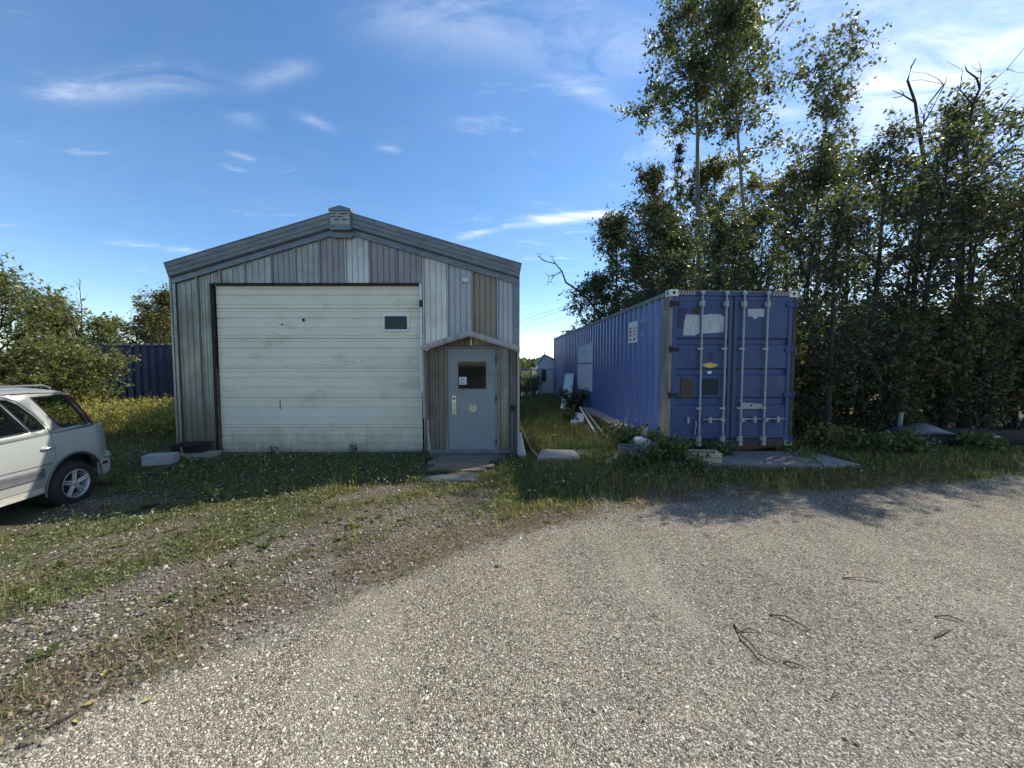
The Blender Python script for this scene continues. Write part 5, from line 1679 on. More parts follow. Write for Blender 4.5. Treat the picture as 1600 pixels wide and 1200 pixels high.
# ================================================================ vegetation
def tube_np(P, r, n):
    """P (k,3), r (k) -> verts, quads"""
    P = np.asarray(P, float); k = len(P)
    d = np.gradient(P, axis=0)
    d /= np.linalg.norm(d, axis=1, keepdims=True) + 1e-9
    up = np.where(np.abs(d[:, 2:3]) > 0.9, np.array([[1.0, 0, 0]]), np.array([[0, 0, 1.0]]))
    a = np.cross(d, up); a /= np.linalg.norm(a, axis=1, keepdims=True) + 1e-9
    b = np.cross(d, a)
    th = np.arange(n) * 2 * np.pi / n
    V = P[:, None, :] + (a[:, None, :] * np.cos(th)[None, :, None] + b[:, None, :] * np.sin(th)[None, :, None]) * np.asarray(r)[:, None, None]
    i = np.arange(k - 1)[:, None] * n; j = np.arange(n)[None, :]
    Fq = np.stack([i + j, i + (j + 1) % n, i + n + (j + 1) % n, i + n + j], -1).reshape(-1, 4)
    return V.reshape(-1, 3), Fq

class NG:
    def __init__(s):
        s.V, s.F, s.n = [], [], 0
    def add(s, V, Fq):
        s.V.append(V); s.F.append(Fq + s.n); s.n += len(V)
    def mesh(s, name, mat, smooth=None):
        return np_mesh(name, np.concatenate(s.V), np.concatenate(s.F), mat, smooth)

def leaf_quads(C, size, rng, aspect=0.62, flat=0.0):
    """one four-sided leaf at every point of C, any way up (flat > 0 lays them down)"""
    n = len(C)
    d = rng.normal(size=(n, 3)); d[:, 2] = d[:, 2] * (1 - flat) - 0.25 * (1 - flat)
    d /= np.linalg.norm(d, axis=1, keepdims=True)
    q = rng.normal(size=(n, 3))
    w = np.cross(d, q); w /= np.linalg.norm(w, axis=1, keepdims=True) + 1e-9
    if flat > 0:
        w[:, 2] *= (1 - flat); w /= np.linalg.norm(w, axis=1, keepdims=True)
    nrm = np.cross(d, w)
    L = (size * rng.uniform(.5, 1.45, n))[:, None]
    W = L * aspect
    mid = C + d * L * .45
    V = np.stack([C, mid + w * W * .5 + nrm * L * .08, C + d * L, mid - w * W * .5 + nrm * L * .08], 1).reshape(-1, 3)
    return V, np.arange(n * 4).reshape(n, 4)

def bend(start, d, L, k, rng, wob=.12, up=0.0):
    P = [np.array(start, float)]
    d = np.array(d, float); d /= np.linalg.norm(d)
    for _ in range(k):
        d = d + rng.normal(size=3) * wob + np.array([0, 0, up])
        d /= np.linalg.norm(d)
        P.append(P[-1] + d * L / k)
    return np.array(P)

def sprays(C, wgt, nl, L, T, r, ls, rng):
    """T thin twigs at every point of C and nl places for leaves along them"""
    n = len(C)
    c = np.repeat(C, T, 0)
    d = rng.normal(size=(n * T, 3)); d[:, 2] = d[:, 2] * .8 + .15
    d /= np.linalg.norm(d, axis=1, keepdims=True)
    ln = (L * rng.uniform(.5, 1.35, n * T))[:, None]
    m = c + d * ln * .5 + rng.normal(size=(n * T, 3)) * ln * .10
    e = c + d * ln + rng.normal(size=(n * T, 3)) * ln * .16 - np.array([0, 0, .12]) * ln
    a = np.cross(d, rng.normal(size=(n * T, 3))); a /= np.linalg.norm(a, axis=1, keepdims=True) + 1e-9
    b = np.cross(d, a)
    rings = []
    for p, rr in ((c, r), (m, r * .7), (e, r * .35)):
        for k in range(3):
            rings.append(p + (a * math.cos(2.094 * k) + b * math.sin(2.094 * k)) * rr)
    V = np.stack(rings, 1).reshape(-1, 3)
    q = np.array([[i * 3 + k, i * 3 + (k + 1) % 3, i * 3 + 3 + (k + 1) % 3, i * 3 + 3 + k] for i in range(2) for k in range(3)])
    Fq = (np.arange(n * T)[:, None, None] * 9 + q[None]).reshape(-1, 4)
    w = np.repeat(wgt, T) * rng.uniform(.3, 1.7, n * T); w /= w.sum()
    i = rng.choice(n * T, nl, p=w)
    t = rng.uniform(.15, 1.05, nl)[:, None]
    pts = np.where(t < .5, c[i] + (m[i] - c[i]) * t * 2, m[i] + (e[i] - m[i]) * (t - .5) * 2)
    return V, Fq, pts + rng.normal(size=(nl, 3)) * ls * .35

def make_tree(name, label, cat, x, y, h, cr, cb, nb, nl, ls, tr, bark, leaf, seed, lean=(0, 0), group=None, prof='round', elev=(20, 55), clump=None, zbase=None, limb=1.0, wob=.035, sub=5):
    """trunk, limbs and a crown of single leaves in clumps on the limb ends"""
    rng = np.random.default_rng(seed)
    z0 = gz1(x, y) if zbase is None else zbase
    t_ = thing(name, label, cat, (x, y, z0 - .05), 0, group)
    tk = 14
    tt = np.linspace(0, 1, tk)
    wv = np.cumsum(rng.normal(size=(tk, 2)) * wob * h / 14, axis=0)
    T = np.stack([lean[0] * tt ** 1.3 + wv[:, 0] * tt, lean[1] * tt ** 1.3 + wv[:, 1] * tt, tt * h * .97], 1)
    rad = tr * (1.05 - .9 * tt ** .85)
    rad[0] *= 1.25
    g = NG()
    g.add(*tube_np(T, rad, 9))
    tm = g.mesh('trunk', bark, 180)
    link('trunk', tm, t_)
    g = NG(); C = []
    az = rng.uniform(0, 6.28)
    for i in range(nb):
        f = cb + (1 - cb) * ((i + rng.uniform(.1, .9)) / nb) ** .92
        f = min(f, .985)
        p = np.array([np.interp(f, tt, T[:, k]) for k in range(3)])
        u = (f - cb) / (1 - cb)
        if prof == 'round':
            w = math.sin(math.pi * min(1, (u * .82 + .16))) ** .75
        elif prof == 'cone':
            w = 1.02 - u
        elif prof == 'vase':
            w = .35 + .75 * u if u < .8 else 1.0 - 1.2 * (u - .8)
        else:
            w = 1.0
        L = cr * w * rng.uniform(.7, 1.15) * limb
        az += 2.399 + rng.normal() * .5
        e = R(rng.uniform(*elev)) + (0 if prof == 'cone' else u * .45)
        d = (math.cos(az) * math.cos(e), math.sin(az) * math.cos(e), math.sin(e))
        r0 = min(max(.012, .62 * np.interp(f, tt, rad)), .018 + .022 * L)
        P = bend(p, d, L, 6, rng, .16, .03)
        g.add(*tube_np(P, np.linspace(r0, r0 * .3, 7), 5))
        C.append(P[-1]); C.append(P[4]); C.append((P[5] + P[6]) / 2)
        for q in range(sub):
            k = int(rng.integers(2, 6))
            d2 = P[k + 1] - P[k] + rng.normal(size=3) * .55 * np.linalg.norm(P[1] - P[0])
            P2 = bend(P[k], d2, L * rng.uniform(.3, .55), 4, rng, .2, .02)
            g.add(*tube_np(P2, np.linspace(r0 * .5, r0 * .16, 5), 4))
            C.append(P2[-1]); C.append(P2[3])
    C.append(T[-1]); C.append(T[-2])
    if nl:
        C = np.array(C)
        wgt = rng.gamma(1.6, 1.0, len(C)); wgt /= wgt.sum()
        cs = clump or min(.34, .15 * cr + .07)
        tv, tf, pts = sprays(C, wgt, nl, cs * 2.1, 4, .004 + .012 * tr, ls, rng)
        g.add(tv, tf)
        pts[:, 2] = np.maximum(pts[:, 2], .12)
        V, Fq = leaf_quads(pts, np.full(nl, ls), rng)
        link('crown', np_mesh('crown', V, Fq, leaf), t_, kind='stuff')
    link('limb', g.mesh('limb', bark, 180), t_)
    return t_

def make_shrub(name, label, cat, x, y, h, cr, ns, nl, ls, bark, leaf, seed, group=None, low=.15, clump=None, stem_r=.02, zbase=None):
    """several stems from one foot, leaves most of the way down"""
    rng = np.random.default_rng(seed)
    z0 = gz1(x, y) if zbase is None else zbase
    t_ = thing(name, label, cat, (x, y, z0 - .04), 0, group)
    C = []
    g = NG()
    for i in range(ns):
        a = 6.283 * (i + rng.uniform(0, .8)) / ns
        sp = cr * rng.uniform(.25, .95)
        hh = h * rng.uniform(.72, 1.0) * (1 - .22 * (sp / cr) ** 2)
        base = np.array([math.cos(a), math.sin(a), 0]) * cr * .12
        P = bend(base, (math.cos(a) * sp, math.sin(a) * sp, hh * .95), math.hypot(sp, hh), 7, rng, .10, .06)
        P = P * np.array([1, 1, hh / max(P[-1][2], .1)])
        g.add(*tube_np(P, np.linspace(stem_r * 1.3, stem_r * .3, 8), 5))
        for k in range(1, 8):
            if P[k][2] > low * h:
                C.append(P[k])
        for q in range(5):
            k = int(rng.integers(2, 7))
            P2 = bend(P[k], P[k] - P[k - 1] + rng.normal(size=3) * .8 * np.linalg.norm(P[k] - P[k - 1]), cr * rng.uniform(.25, .55), 3, rng, .25, .03)
            g.add(*tube_np(P2, np.linspace(stem_r * .5, stem_r * .18, 4), 4))
            if P2[-1][2] > low * h:
                C.append(P2[-1]); C.append(P2[2])
    C = np.array(C)
    wgt = rng.gamma(1.8, 1.0, len(C)); wgt /= wgt.sum()
    cs = clump or .16 * cr + .05
    tv, tf, pts = sprays(C, wgt, nl, cs * 2.1, 4, stem_r * .16, ls, rng)
    g.add(tv, tf)
    link('stem', g.mesh('stem', bark, 180), t_)
    pts[:, 2] = np.maximum(pts[:, 2], .06)
    V, Fq = leaf_quads(pts, np.full(nl, ls), rng)
    link('crown', np_mesh('crown', V, Fq, leaf), t_, kind='stuff')
    return t_

def dead(label, Y, trunk, r, branches):
    """a bare tree from measured limb ends, its branches bent out of the one plane"""
    rng = np.random.default_rng(int(Y * 100))
    def P(px, py, dy):
        x, z = at(px, py, Y)
        return np.array([x * (Y + dy) / Y, Y + dy, CAM_Z + (z - CAM_Z) * (Y + dy) / Y])
    T = [P(px, py, .1 * math.sin(i * 1.7)) for i, (px, py) in enumerate(trunk)]
    foot = T[0].copy(); foot[2] = gz1(T[0][0], Y) - .05
    T = np.array([foot] + T)
    base = T[0].copy()
    t_ = thing('dead_tree', label, 'tree', tuple(base))
    g = NG(); g.add(*tube_np(T - base, np.linspace(r, r * .16, len(T)), 8)); link('trunk', g.mesh('trunk', 'bark_dark', 180), t_)
    for b in branches:
        L = [P(px, py, (-1) ** k * .25 * k) for k, (px, py) in enumerate(b)]
        g = NG()
        r0 = r * .34
        B = np.array(L) - base
        g.add(*tube_np(B, np.linspace(r0, r0 * .3, len(B)), 6))
        for q in range(3):
            k = int(rng.integers(1, len(B)))
            d = B[k] - B[k - 1]
            W = bend(B[k], d + rng.normal(size=3) * .7 * np.linalg.norm(d), np.linalg.norm(d) * rng.uniform(.3, .8), 3, rng, .2)
            g.add(*tube_np(W, np.linspace(r0 * .4, r0 * .15, 4), 4))
        link('limb', g.mesh('limb', 'bark_dark', 180), t_)

def build_trees():
    # three tall aspens behind the container
    make_tree('aspen_tree', 'tallest aspen, thick trunk rising behind the container, crown leaving the picture', 'tree', 11.75, 23.0, 23.2, 4.2, .68, 26, 9000, .215, .25, 'bark_aspen', 'leaf_aspen', 3, (-.9, 0), elev=(-12, 45), wob=.05, clump=.50)
    make_tree('aspen_tree', 'second tall aspen, leaning left, right of the thickest trunk', 'tree', 13.0, 20.0, 20.4, 2.8, .64, 24, 7200, .19, .16, 'bark_aspen', 'leaf_aspen', 8, (-1.2, .0), elev=(-8, 50), wob=.05, clump=.44)
    make_tree('aspen_tree', 'slim airy aspen standing alone right of the two tallest aspens', 'tree', 11.5, 14.2, 13.1, 1.75, .60, 22, 3400, .135, .10, 'bark_aspen', 'leaf_aspen', 14, (.15, 0), elev=(15, 60), wob=.05, clump=.28, prof='vase')
    make_tree('poplar_tree', 'broad round headed poplar above the thicket near the right edge', 'tree', 14.6, 12.0, 10.0, 1.9, .52, 22, 3600, .11, .11, 'bark_dark', 'leaf_aspen', 21, (-.2, 0), elev=(10, 50), clump=.30)
    dead('dead forked grey snag standing left of the round headed poplar', 11.0, [(1425, 520), (1430, 420), (1441, 330), (1446, 262), (1436, 205), (1430, 160), (1418, 126), (1424, 104), (1431, 92)], .075,
         [[(1430, 160), (1412, 149), (1394, 141)], [(1446, 262), (1466, 258), (1480, 250), (1484, 238)], [(1446, 262), (1425, 258), (1412, 250)], [(1436, 205), (1452, 178), (1472, 140), (1478, 128)], [(1441, 300), (1466, 262), (1482, 240)], [(1440, 230), (1444, 180), (1452, 160), (1474, 132)]])
    dead('dead bare tree with long crooked twigs at the right edge of the picture', 10.7, [(1492, 520), (1498, 400), (1505, 300), (1512, 215), (1520, 164), (1531, 138), (1526, 122), (1511, 111), (1508, 104)], .060,
         [[(1531, 138), (1533, 112), (1530, 97)], [(1520, 164), (1546, 132), (1574, 107)], [(1512, 215), (1540, 186), (1564, 172), (1578, 156), (1592, 139)], [(1564, 172), (1588, 176), (1600, 169)], [(1520, 164), (1500, 140), (1502, 120)], [(1505, 300), (1545, 282), (1565, 252), (1572, 246)]])
    dead('crooked dead limb sticking out left above the far end of the container', 19.6, [(945, 560), (935, 490), (918, 466), (900, 452), (884, 441), (878, 424), (868, 412), (852, 408), (840, 400)], .085,
         [[(852, 408), (846, 405), (842, 398)], [(878, 424), (866, 430), (858, 432), (855, 446)], [(866, 430), (860, 440)], [(868, 412), (862, 402)], [(900, 452), (912, 446)]])
    mids = [
        (8.1, 13.6, 6.9, 1.7, .12, 7000, .115, 'leaf_aspen', 'leafy tree filling the gap right of the thickest trunk'),
        (9.9, 14.8, 7.9, 1.8, .12, 7000, .12, 'leaf_dark', 'dark leafy tree between the second aspen and the slim aspen'),
        (14.4, 22.0, 12.6, 2.5, .15, 8000, .155, 'leaf_autumn', 'rust tinged tree under the crown of the second tall aspen'),
        (7.0, 18.8, 9.6, 2.3, .08, 12000, .135, 'leaf_autumn', 'rust tinged tree in the middle of the trees behind the container'),
        (11.7, 24.5, 14.3, 2.7, .15, 9500, .16, 'leaf_aspen', 'leafy tree showing left and right of the thickest trunk'),
        # x, y, h, r, cb, leaves, size, leaf, label
        (7.4, 20.8, 12.6, 2.6, .16, 10500, .15, 'leaf_autumn', 'tall leafy tree with rusty top left of the thickest trunk'),
        (5.9, 21.0, 10.0, 2.6, .10, 13000, .145, 'leaf_aspen', 'leafy tree on the left slope of the trees behind the container'),
        (4.4, 20.8, 6.7, 2.1, .06, 9500, .14, 'leaf_aspen', 'lowest leafy tree at the far left end of the trees behind the container'),
        (13.2, 24.0, 15.2, 2.7, .2, 11000, .17, 'leaf_autumn', 'yellowish leafy tree just right of the thickest trunk'),
        (7.7, 15.4, 7.0, 1.9, .12, 9000, .125, 'leaf_aspen', 'dense green tree rising straight behind the container roof'),
        (6.4, 17.2, 7.9, 2.3, .08, 12000, .13, 'leaf_dark', 'dark green tree behind the left half of the container roof'),
        (5.9, 14.2, 5.8, 1.5, .08, 7000, .115, 'leaf_dark', 'dark low tree against the far part of the container roof'),
        (13.6, 18.6, 11.0, 2.3, .2, 9500, .15, 'leaf_autumn', 'green and rust tree below the second tall aspen'),
        (6.5, 11.6, 6.3, 1.3, .10, 7000, .105, 'leaf_dark', 'dark leafy tree between the two tall aspen trunks'),
        (11.9, 13.2, 8.8, 1.8, .15, 9000, .12, 'leaf_aspen', 'leafy tree rising right of the slim airy aspen'),
        (13.1, 12.6, 7.4, 1.8, .15, 9000, .12, 'leaf_aspen', 'leafy tree around the foot of the dead forked snag'),
        (16.4, 13.4, 7.4, 1.9, .12, 7500, .12, 'leaf_aspen', 'leafy tree behind the dead bare leaning tree'),
        (13.3, 9.7, 6.0, 1.6, .10, 7000, .10, 'leaf_autumn', 'yellow green tree at the right edge of the thicket'),
        (11.7, 9.5, 6.3, 1.6, .10, 7200, .10, 'leaf_dark', 'dense dark tree second from the right edge of the thicket'),
        (10.2, 9.4, 7.4, 1.5, .10, 7500, .10, 'leaf_dark', 'dense dark tree in the middle of the thicket'),
        (8.7, 9.1, 7.3, 1.4, .10, 7200, .10, 'leaf_dark', 'dense dark tree left of the middle of the thicket'),
        (6.8, 7.9, 5.0, .95, .10, 5200, .085, 'leaf_dark', 'dense dark tree nearest the right wall of the container'),
        (9.2, 11.8, 8.0, 1.7, .12, 9000, .11, 'leaf_dark', 'dark leafy tree at the foot of the slim airy aspen'),
        (15.6, 10.6, 6.5, 1.9, .12, 8000, .11, 'leaf_autumn', 'leafy tree half cut by the right edge behind the thicket'),
    ]
    for k, (x, y, h, r, cb, nl, ls, lf, lab) in enumerate(mids):
        nl = int(nl * (.50 if y < 16 else .66))
        make_tree('thicket_tree', lab, 'tree', x, y, h, r, cb, 22 if h > 9 else 20, nl, ls, .05 + .005 * h, 'bark_dark', lf, 100 + k, (_rng.normal() * .3, _rng.normal() * .2), elev=(15, 60))
    make_tree('spruce_tree', 'thin pointed spruce tip rising left of the thickest trunk', 'tree', 9.85, 22.5, 15.2, 1.5, .25, 60, 6500, .10, .10, 'bark_dark', 'leaf_dark', 61, (0, 0), prof='cone', elev=(-12, 12), clump=.13, sub=2)
    # understorey
    for k in range(20):
        row = k % 2
        x = 6.3 + (k // 2) * 1.12 + (.5 if row else 0)
        y = (8.9 if row == 0 else 11.6) + _rng.uniform(-.35, .35) + (.012 * (x - 6) ** 2)
        make_shrub('thicket_shrub', 'dark leafy shrub of the understorey right of the container', 'shrub', x, y, _rng.uniform(2.6, 4.2) if row == 0 else _rng.uniform(3.5, 4.6), 1.05, 8, 5200, .085, 'bark_dark', 'leaf_dark' if k % 3 else 'leaf_autumn', 200 + k,
                   group='shrubs of the thicket understorey', low=.08)
    for k, x in enumerate(np.arange(7.0, 21, 1.55)):
        make_shrub('back_shrub', 'dark shrub closing the back of the thicket right of the container', 'shrub', x, 15.8 + (k % 2) * 1.3, 4.6, 1.3, 8, 4600, .13, 'bark_dark', 'leaf_dark', 260 + k, group='shrubs closing the back of the thicket', low=.04)
    # left side
    make_tree('willow_tree', 'tall pale leaved willow cut by the left edge above the car', 'tree', -13.2, 9.4, 4.25, 1.5, .18, 22, 8500, .085, .09, 'bark_dark', 'leaf_willow', 301, (-.1, 0), elev=(10, 45))
    make_shrub('willow_shrub', 'sunlit willow shrub behind the car roof at left', 'shrub', -12.9, 10.2, 2.9, 1.3, 9, 7500, .080, 'bark_dark', 'leaf_willow', 302)
    make_shrub('willow_shrub', 'willow shrub overlapping the left end of the dark blue container', 'shrub', -13.1, 11.6, 2.9, 1.05, 8, 5500, .080, 'bark_dark', 'leaf_willow', 303)
    make_shrub('willow_shrub', 'dense willow shrub cut by the left edge beside the car', 'shrub', -13.4, 8.6, 2.7, 1.3, 8, 6500, .080, 'bark_dark', 'leaf_willow', 304)
    for k, (x, y, h, r, lab) in enumerate(((-20.2, 16.5, 4.0, 1.5, 'leafy tree behind the willow shrubs above the car roof'), (-18.6, 17.0, 3.9, 1.3, 'leafy tree just left of the dark blue container behind the shrubs'),
                                           (-17.6, 18.2, 4.2, 1.3, 'leafy tree between the two bare snags at left'), (-16.6, 18.0, 3.7, 1.2, 'low leafy tree behind the dark blue container'),
                                           (-15.6, 16.6, 5.0, 1.4, 'rounded leafy tree at the left wall of the workshop'), (-22.5, 18.0, 5.0, 1.7, 'leafy tree farthest left beyond the willows'))):
        make_tree('leafy_tree', lab, 'tree', x, y, h, r, .12, 20, 6500, .105, .07, 'bark_dark', 'leaf_willow' if k % 2 else 'leaf_autumn', 310 + k, elev=(15, 50))
    make_tree('dead_tree', 'thin bare pole snag rising above the left shrubs', 'tree', -21.2, 18.2, 6.3, .8, .5, 6, 0, .1, .06, 'bark_dead', None, 330, (0, 0), elev=(30, 70), sub=1)
    make_tree('dead_tree', 'bare forked snag above the dark blue container', 'tree', -19.6, 18.8, 5.7, 1.5, .45, 6, 0, .1, .06, 'bark_dead', None, 333, (1.0, 0), elev=(30, 65), sub=2)
    # behind the fence and at the foot of things
    make_shrub('garden_shrub', 'loose green shrub behind the fence beside the workshop corner', 'shrub', .45, 19.6, 2.1, .8, 8, 3800, .085, 'bark_dark', 'leaf_willow', 340)
    make_shrub('garden_shrub', 'yellow green shrub between the fence post and the white garden shed', 'shrub', 1.15, 20.0, 1.5, .5, 6, 2200, .08, 'bark_dark', 'leaf_autumn', 341)
    make_shrub('brown_shrub', 'brownish shrub growing round the leaning white shutter', 'shrub', 2.05, 12.2, 1.0, .42, 7, 1500, .07, 'bark_dark', 'leaf_dark', 342)
    broad = [(2.25, 7.15, .50, .28, 'leafy weed clump against the container behind the grey bucket'), (2.62, 6.95, .45, .26, 'leafy weed clump round the white plastic bag'),
             (2.42, 6.15, .28, .24, 'low leafy weed clump right of the grey bucket'), (1.95, 6.02, .20, .20, 'small leafy weed clump in front of the grey bucket'),
             (2.78, 6.35, .42, .26, 'leafy weed clump at the near corner post of the container'), (2.95, 5.9, .22, .22, 'low leafy weed clump left of the wooden crate'),
             (3.75, 6.62, .22, .20, 'small leafy weed at the foot of the left container door'), (2.32, 7.9, .38, .22, 'leafy weed clump at the near end of the stacked beams'),
             (6.0, 6.95, .50, .30, 'yellowish leafy weed clump at the right container corner'), (6.6, 6.75, .45, .35, 'leafy weed clump beside the right concrete apron'),
             (7.3, 6.75, .45, .35, 'leafy weed clump before the end of the long fallen log'), (8.9, 6.95, .36, .30, 'low leafy weed clump before the middle of the long fallen log'),
             (.32, 7.55, .5, .16, 'bright leafy weed beside the white board at the porch'),
             (1.6, 10.2, .4, .3, 'leafy weed clump before the broken white board')]
    for k, (x, y, h, r, lab) in enumerate(broad):
        make_shrub('leafy_weed', lab, 'weed', x, y, h, r, 8, 520 if r > .25 else 220, .085, 'leaf_broad', 'leaf_autumn' if 'yellow' in lab or 'bright' in lab else 'leaf_broad', 400 + k, low=.1, stem_r=.006, clump=.10)
    tall = [(425, 714, .30, 'slim dark weed against the left part of the overhead door'), (553, 712, .36, 'tallest dark weed against the right part of the overhead door'),
            (462, 722, .22, 'pale flowered weed standing before the overhead door'), (318, 762, .26, 'slim weed at the shade edge left of the overhead door'),
            (558, 752, .34, 'pale grassy weed standing in the shade before the door corner'), (335, 775, .26, 'slim sunlit weed at the shade edge')]
    for k, (px, py, h, lab) in enumerate(tall):
        p = gpt(px, py)
        make_shrub('slim_weed', lab, 'weed', p.x, p.y, h, .09, 3, 60, .045, 'leaf_broad', 'leaf_broad' if k < 2 else 'leaf_weed', 430 + k, low=.2, stem_r=.004, clump=.035)
build_trees()

# ---------------------------------------------------------------- far trees on the horizon
def far_line():
    rng = np.random.default_rng(77)
    n = 26000
    a = rng.uniform(-1.2, 1.25, n)
    d = rng.uniform(230, 280, n)
    x, y = np.sin(a) * d, np.cos(a) * d
    top = 3.2 + 4.2 * vnoise(a * 30, a * 0, 1.0) + 2.0 * vnoise(a * 120, a * 0, 1.0, 4)
    z = rng.uniform(0, 1, n) ** .8 * top
    V, Fq = leaf_quads(np.stack([x, y, z], 1), np.full(n, 2.2), rng, .8)
    link('distant_treeline', np_mesh('distant_treeline', V, Fq, 'leaf_dark'), kind='stuff')
far_line()

# ---------------------------------------------------------------- ground cover
CI = CM.inverted()
def free(x, y):
    ok = np.ones(len(x), bool)
    for a, b, c, d in ((-6.9, 7.42, .2, 17.2), (-1.62, 6.2, -.25, 7.5), (-1.42, 5.66, -.56, 6.1), (2.95, 5.98, 5.0, 6.9), (-8.0, 5.05, -6.3, 6.0)):
        ok &= ~((x > a) & (x < c) & (y > b) & (y < d))
    for poly in ([(.46, 6.70), (1.40, 6.52), (1.58, 6.72), (1.46, 7.30), (.60, 7.36)], [(5.06, 5.90), (5.72, 5.96), (5.66, 6.6), (5.54, 6.85)]):
        ins = np.zeros(len(x), bool)
        for i in range(len(poly)):
            ax, ay = poly[i]; bx_, by = poly[(i + 1) % len(poly)]
            c = ((ay > y) != (by > y)) & (x < (bx_ - ax) * (y - ay) / (by - ay + 1e-12) + ax)
            ins ^= c
        ok &= ~ins
    c, s = math.cos(CROT), math.sin(CROT)
    dx, dy = x - cont.location.x, y - cont.location.y
    lx, ly = c * dx + s * dy, -s * dx + c * dy
    ok &= ~((np.abs(lx) < 1.24) & (ly > -.02) & (ly < 12.25))
    # under the car
    c, s = math.cos(CY), math.sin(CY)
    dx, dy = x - car.location.x, y - car.location.y
    lx, ly = c * dx + s * dy, -s * dx + c * dy
    ok &= ~((np.abs(lx) < .80) & (ly > -3.4) & (ly < .7))
    return ok

def scatter(n, box, dens, rng):
    """points in a box, kept with probability dens(x, y)"""
    x = rng.uniform(box[0], box[2], n); y = rng.uniform(box[1], box[3], n)
    k = (rng.random(n) < dens(x, y)) & free(x, y)
    return x[k], y[k]

def blades(x, y, h, w, rng, lean=.45):
    n = len(x)
    z = gz(x, y) - .01
    a = rng.uniform(0, 6.283, n)
    tilt = np.abs(rng.normal(size=n)) * lean
    dx, dy = np.cos(a), np.sin(a)
    base = np.stack([x, y, z], 1)
    side = np.stack([-dy, dx, np.zeros(n)], 1) * (w / 2)[:, None]
    mid = base + np.stack([dx * tilt * h * .3, dy * tilt * h * .3, h * .55], 1)
    tip = base + np.stack([dx * tilt * h, dy * tilt * h, h * (1 - .35 * np.minimum(tilt, 1.5))], 1)
    V = np.stack([base - side, base + side, mid + side * .8, mid - side * .8, tip], 1).reshape(-1, 3)
    i = np.arange(n)[:, None] * 5
    Fq = np.concatenate([i + np.array([[0, 1, 2]]), i + np.array([[0, 2, 3]]), i + np.array([[3, 2, 4]])])
    return V, Fq

def tufts(x, y, per, spread, rng):
    k = rng.integers(per[0], per[1], len(x))
    X = np.repeat(x, k) + rng.normal(size=k.sum()) * spread
    Y = np.repeat(y, k) + rng.normal(size=k.sum()) * spread
    return X, Y

